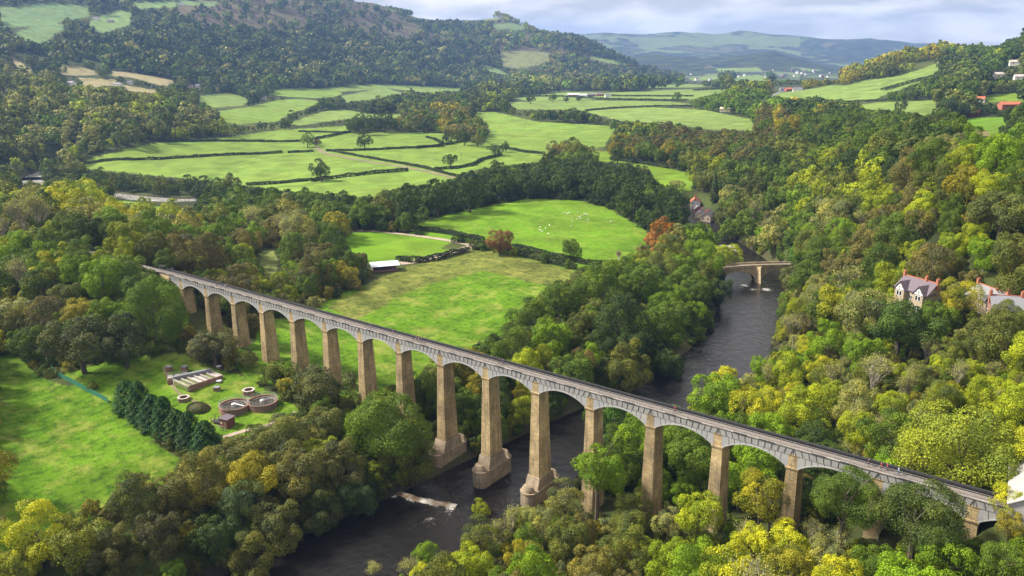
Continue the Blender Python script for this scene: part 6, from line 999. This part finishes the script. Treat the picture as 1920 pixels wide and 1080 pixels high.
# ------------------------------------------------------------------ people on the towpath
M_SKIN = surf('skin', (.50, .30, .22), .6, var=.05); COATS = {k: surf('cloth_'+k, c, .8, var=.15, scale=6) for k, c in {'red': (.55,.02,.02), 'maroon': (.28,.02,.03), 'navy': (.02,.03,.08), 'blue': (.05,.10,.28), 'black': (.02,.02,.02), 'cyan': (.30,.62,.66), 'denim': (.05,.12,.32), 'purple': (.18,.06,.22), 'pink': (.5,.2,.3), 'grey': (.2,.2,.22), 'white': (.6,.6,.6)}.items()}
def person(x, y, coat, trou, label, face=0, step=.16, white_hair=False):
    e = empty('person', (x, y, 1.862), face, label, 'person', 'people walking the towpath'); S = 1.0
    hip, sh, nk = .92, 1.42, 1.52; L_ = [(0,0,.98,.14,.10),(0,0,1.2,.15,.10),(0,0,sh,.17,.11),(0,0,nk,.055),(0,.02,1.60,.075),(0,.03,1.68,.095),(0,.02,1.77,.075)]
    pt = list(L_); ed = [(0,1),(1,2),(2,3),(3,4),(4,5),(5,6)]
    for s_, st in ((-1, step), (1, -step)):
        b = len(pt); pt += [(s_*.10,0,.90,.09),(s_*.10,st*.6+.03,.50,.062),(s_*.10,st,.09,.042),(s_*.11,st+.16,.04,.035)]; ed += [(0,b),(b,b+1),(b+1,b+2),(b+2,b+3)]
        b = len(pt); pt += [(s_*.20,0,1.38,.055),(s_*.25,-st*.5,1.12,.042),(s_*.24,-st*.5+.14,.90,.032),(s_*.235,-st*.5+.2,.82,.03)]; ed += [(2,b),(b,b+1),(b+1,b+2),(b+2,b+3)]
    o = link(bpy.data.objects.new('body', skin('body', pt, ed, M_SKIN))); o.parent = e
    jk = [(0,0,.93,.175,.13),(0,0,1.2,.17,.125),(0,0,sh,.19,.13),(0,0,1.49,.10,.09)]; je = [(0,1),(1,2),(2,3)]
    for s_, st in ((-1, step), (1, -step)): b = len(jk); jk += [(s_*.20,0,1.385,.072),(s_*.25,-st*.5,1.12,.06),(s_*.243,-st*.5+.12,.93,.047)]; je += [(2,b),(b,b+1),(b+1,b+2)]
    o = link(bpy.data.objects.new('jacket', skin('jacket', jk, je, COATS[coat]))); o.parent = e
    tr_ = [(0,0,.94,.15,.12)]; te = []
    for s_, st in ((-1, step), (1, -step)): b = len(tr_); tr_ += [(s_*.10,0,.86,.108),(s_*.10,st*.6+.03,.50,.08),(s_*.10,st,.12,.062)]; te += [(0,b),(b,b+1),(b+1,b+2)]
    o = link(bpy.data.objects.new('trousers', skin('trousers', tr_, te, COATS[trou]))); o.parent = e
    o = link(bpy.data.objects.new('hair', skin('hair', [(0,-.02,1.70,.095),(0,-.01,1.80,.07),(0,-.06,1.62,.06)], [(0,1),(0,2)], COATS['white' if white_hair else 'black']))); o.parent = e; return e
def onpath(u, v):
    d = raydir(u, v); t_ = (1.86-CAM[2])/d[2]; q = CAM+d*t_; return q[0]
for u, v, y, c_, t_, f_, lb_ in ((1627,873,.6,'navy','black',1.4,'person in dark navy coat walking ahead of the two in red'),(1650,881,.5,'red','black',-1.6,'person in bright red jacket beside the one in maroon on the towpath'),(1661,883,.9,'maroon','navy',1.7,'person in maroon jacket and dark cap next to the bright red jacket'),(1681,892,.5,'cyan','denim',-1.5,'person in pale cyan top and blue jeans on the towpath'),
 (1268,769,.6,'red','black',1.5,'lone person in red on the towpath above the river'),(943,677,.5,'black','black',-1.5,'person in black standing beside the one in purple above mid-river'),(947,679,.9,'purple','navy',1.2,'person in purple coat beside the one in black above mid-river'),(744,622,.6,'purple','grey',1.5,'lone person in purple between two groups on the towpath'),
 (779,634,.5,'navy','black',1.5,'first person in navy of the party past the eighth pier'),(784,635,.9,'grey','navy',-1.5,'person in grey within the walking party past the eighth pier'),(790,637,.5,'pink','grey',1.4,'person in pink within the walking party past the eighth pier'),(795,638,.8,'blue','black',1.6,'last person in blue of the party past the eighth pier'),(691,609,.6,'navy','black',1.5,'person in navy walking near the seventh visible pier'),(699,612,.6,'blue','denim',1.5,'person in blue following the one in navy on the towpath'),
 (407,534,.5,'navy','black',1.5,'person in navy leading the distant trio on the towpath'),(416,536,.8,'blue','denim',1.5,'middle person in blue of the distant trio on the towpath'),(424,538,.5,'white','navy',1.5,'last person in white of the distant trio on the towpath'),(628,593,.6,'black','black',1.5,'person in black walking alone between the groups')): person(onpath(u, v+3), y, c_, t_, lb_, f_)
# telegraph poles
for u, v, h_, lb_ in ((865,300,8,'wooden pole beside the paired oaks on the plain'),(1163,297,9,'wooden pole at the edge of the copse by the narrow pasture'),(1318,360,9,'wooden pole behind the riverside cottages'),(1308,345,9,'wooden pole on the riverside pasture')):
    p = at(u, v); e = empty('telegraph_pole', (p.x, p.y, H(p.x, p.y)), rnd.random(), lb_, 'pole', 'wooden poles'); mb = MB(); mb.tube((0, 0, -.5), (0, 0, h_), .16, .11); mb.build('pole', M_BARK, e); mb = MB(); mb.box(-.9, .9, -.06, .06, h_-.8, h_-.65); mb.build('crossarm', M_BARK, e)
# ------------------------------------------------------------------ the air of the valley
hm_, t = newmat('haze'); pv_ = mk(t, 'ShaderNodeVolumePrincipled', {'Color': (.30, .51, 1, 1), 'Density': 7.2e-5, 'Anisotropy': 0.1}); mk(t, 'ShaderNodeOutputMaterial', {1: pv_.outputs[0]})
mb = MB(); mb.box(-13600, 13900, -13700, 13400, float(GZ.min())-5, float(GZ.max())+60); o = mb.build('haze', hm_); tag(o, kind='stuff')
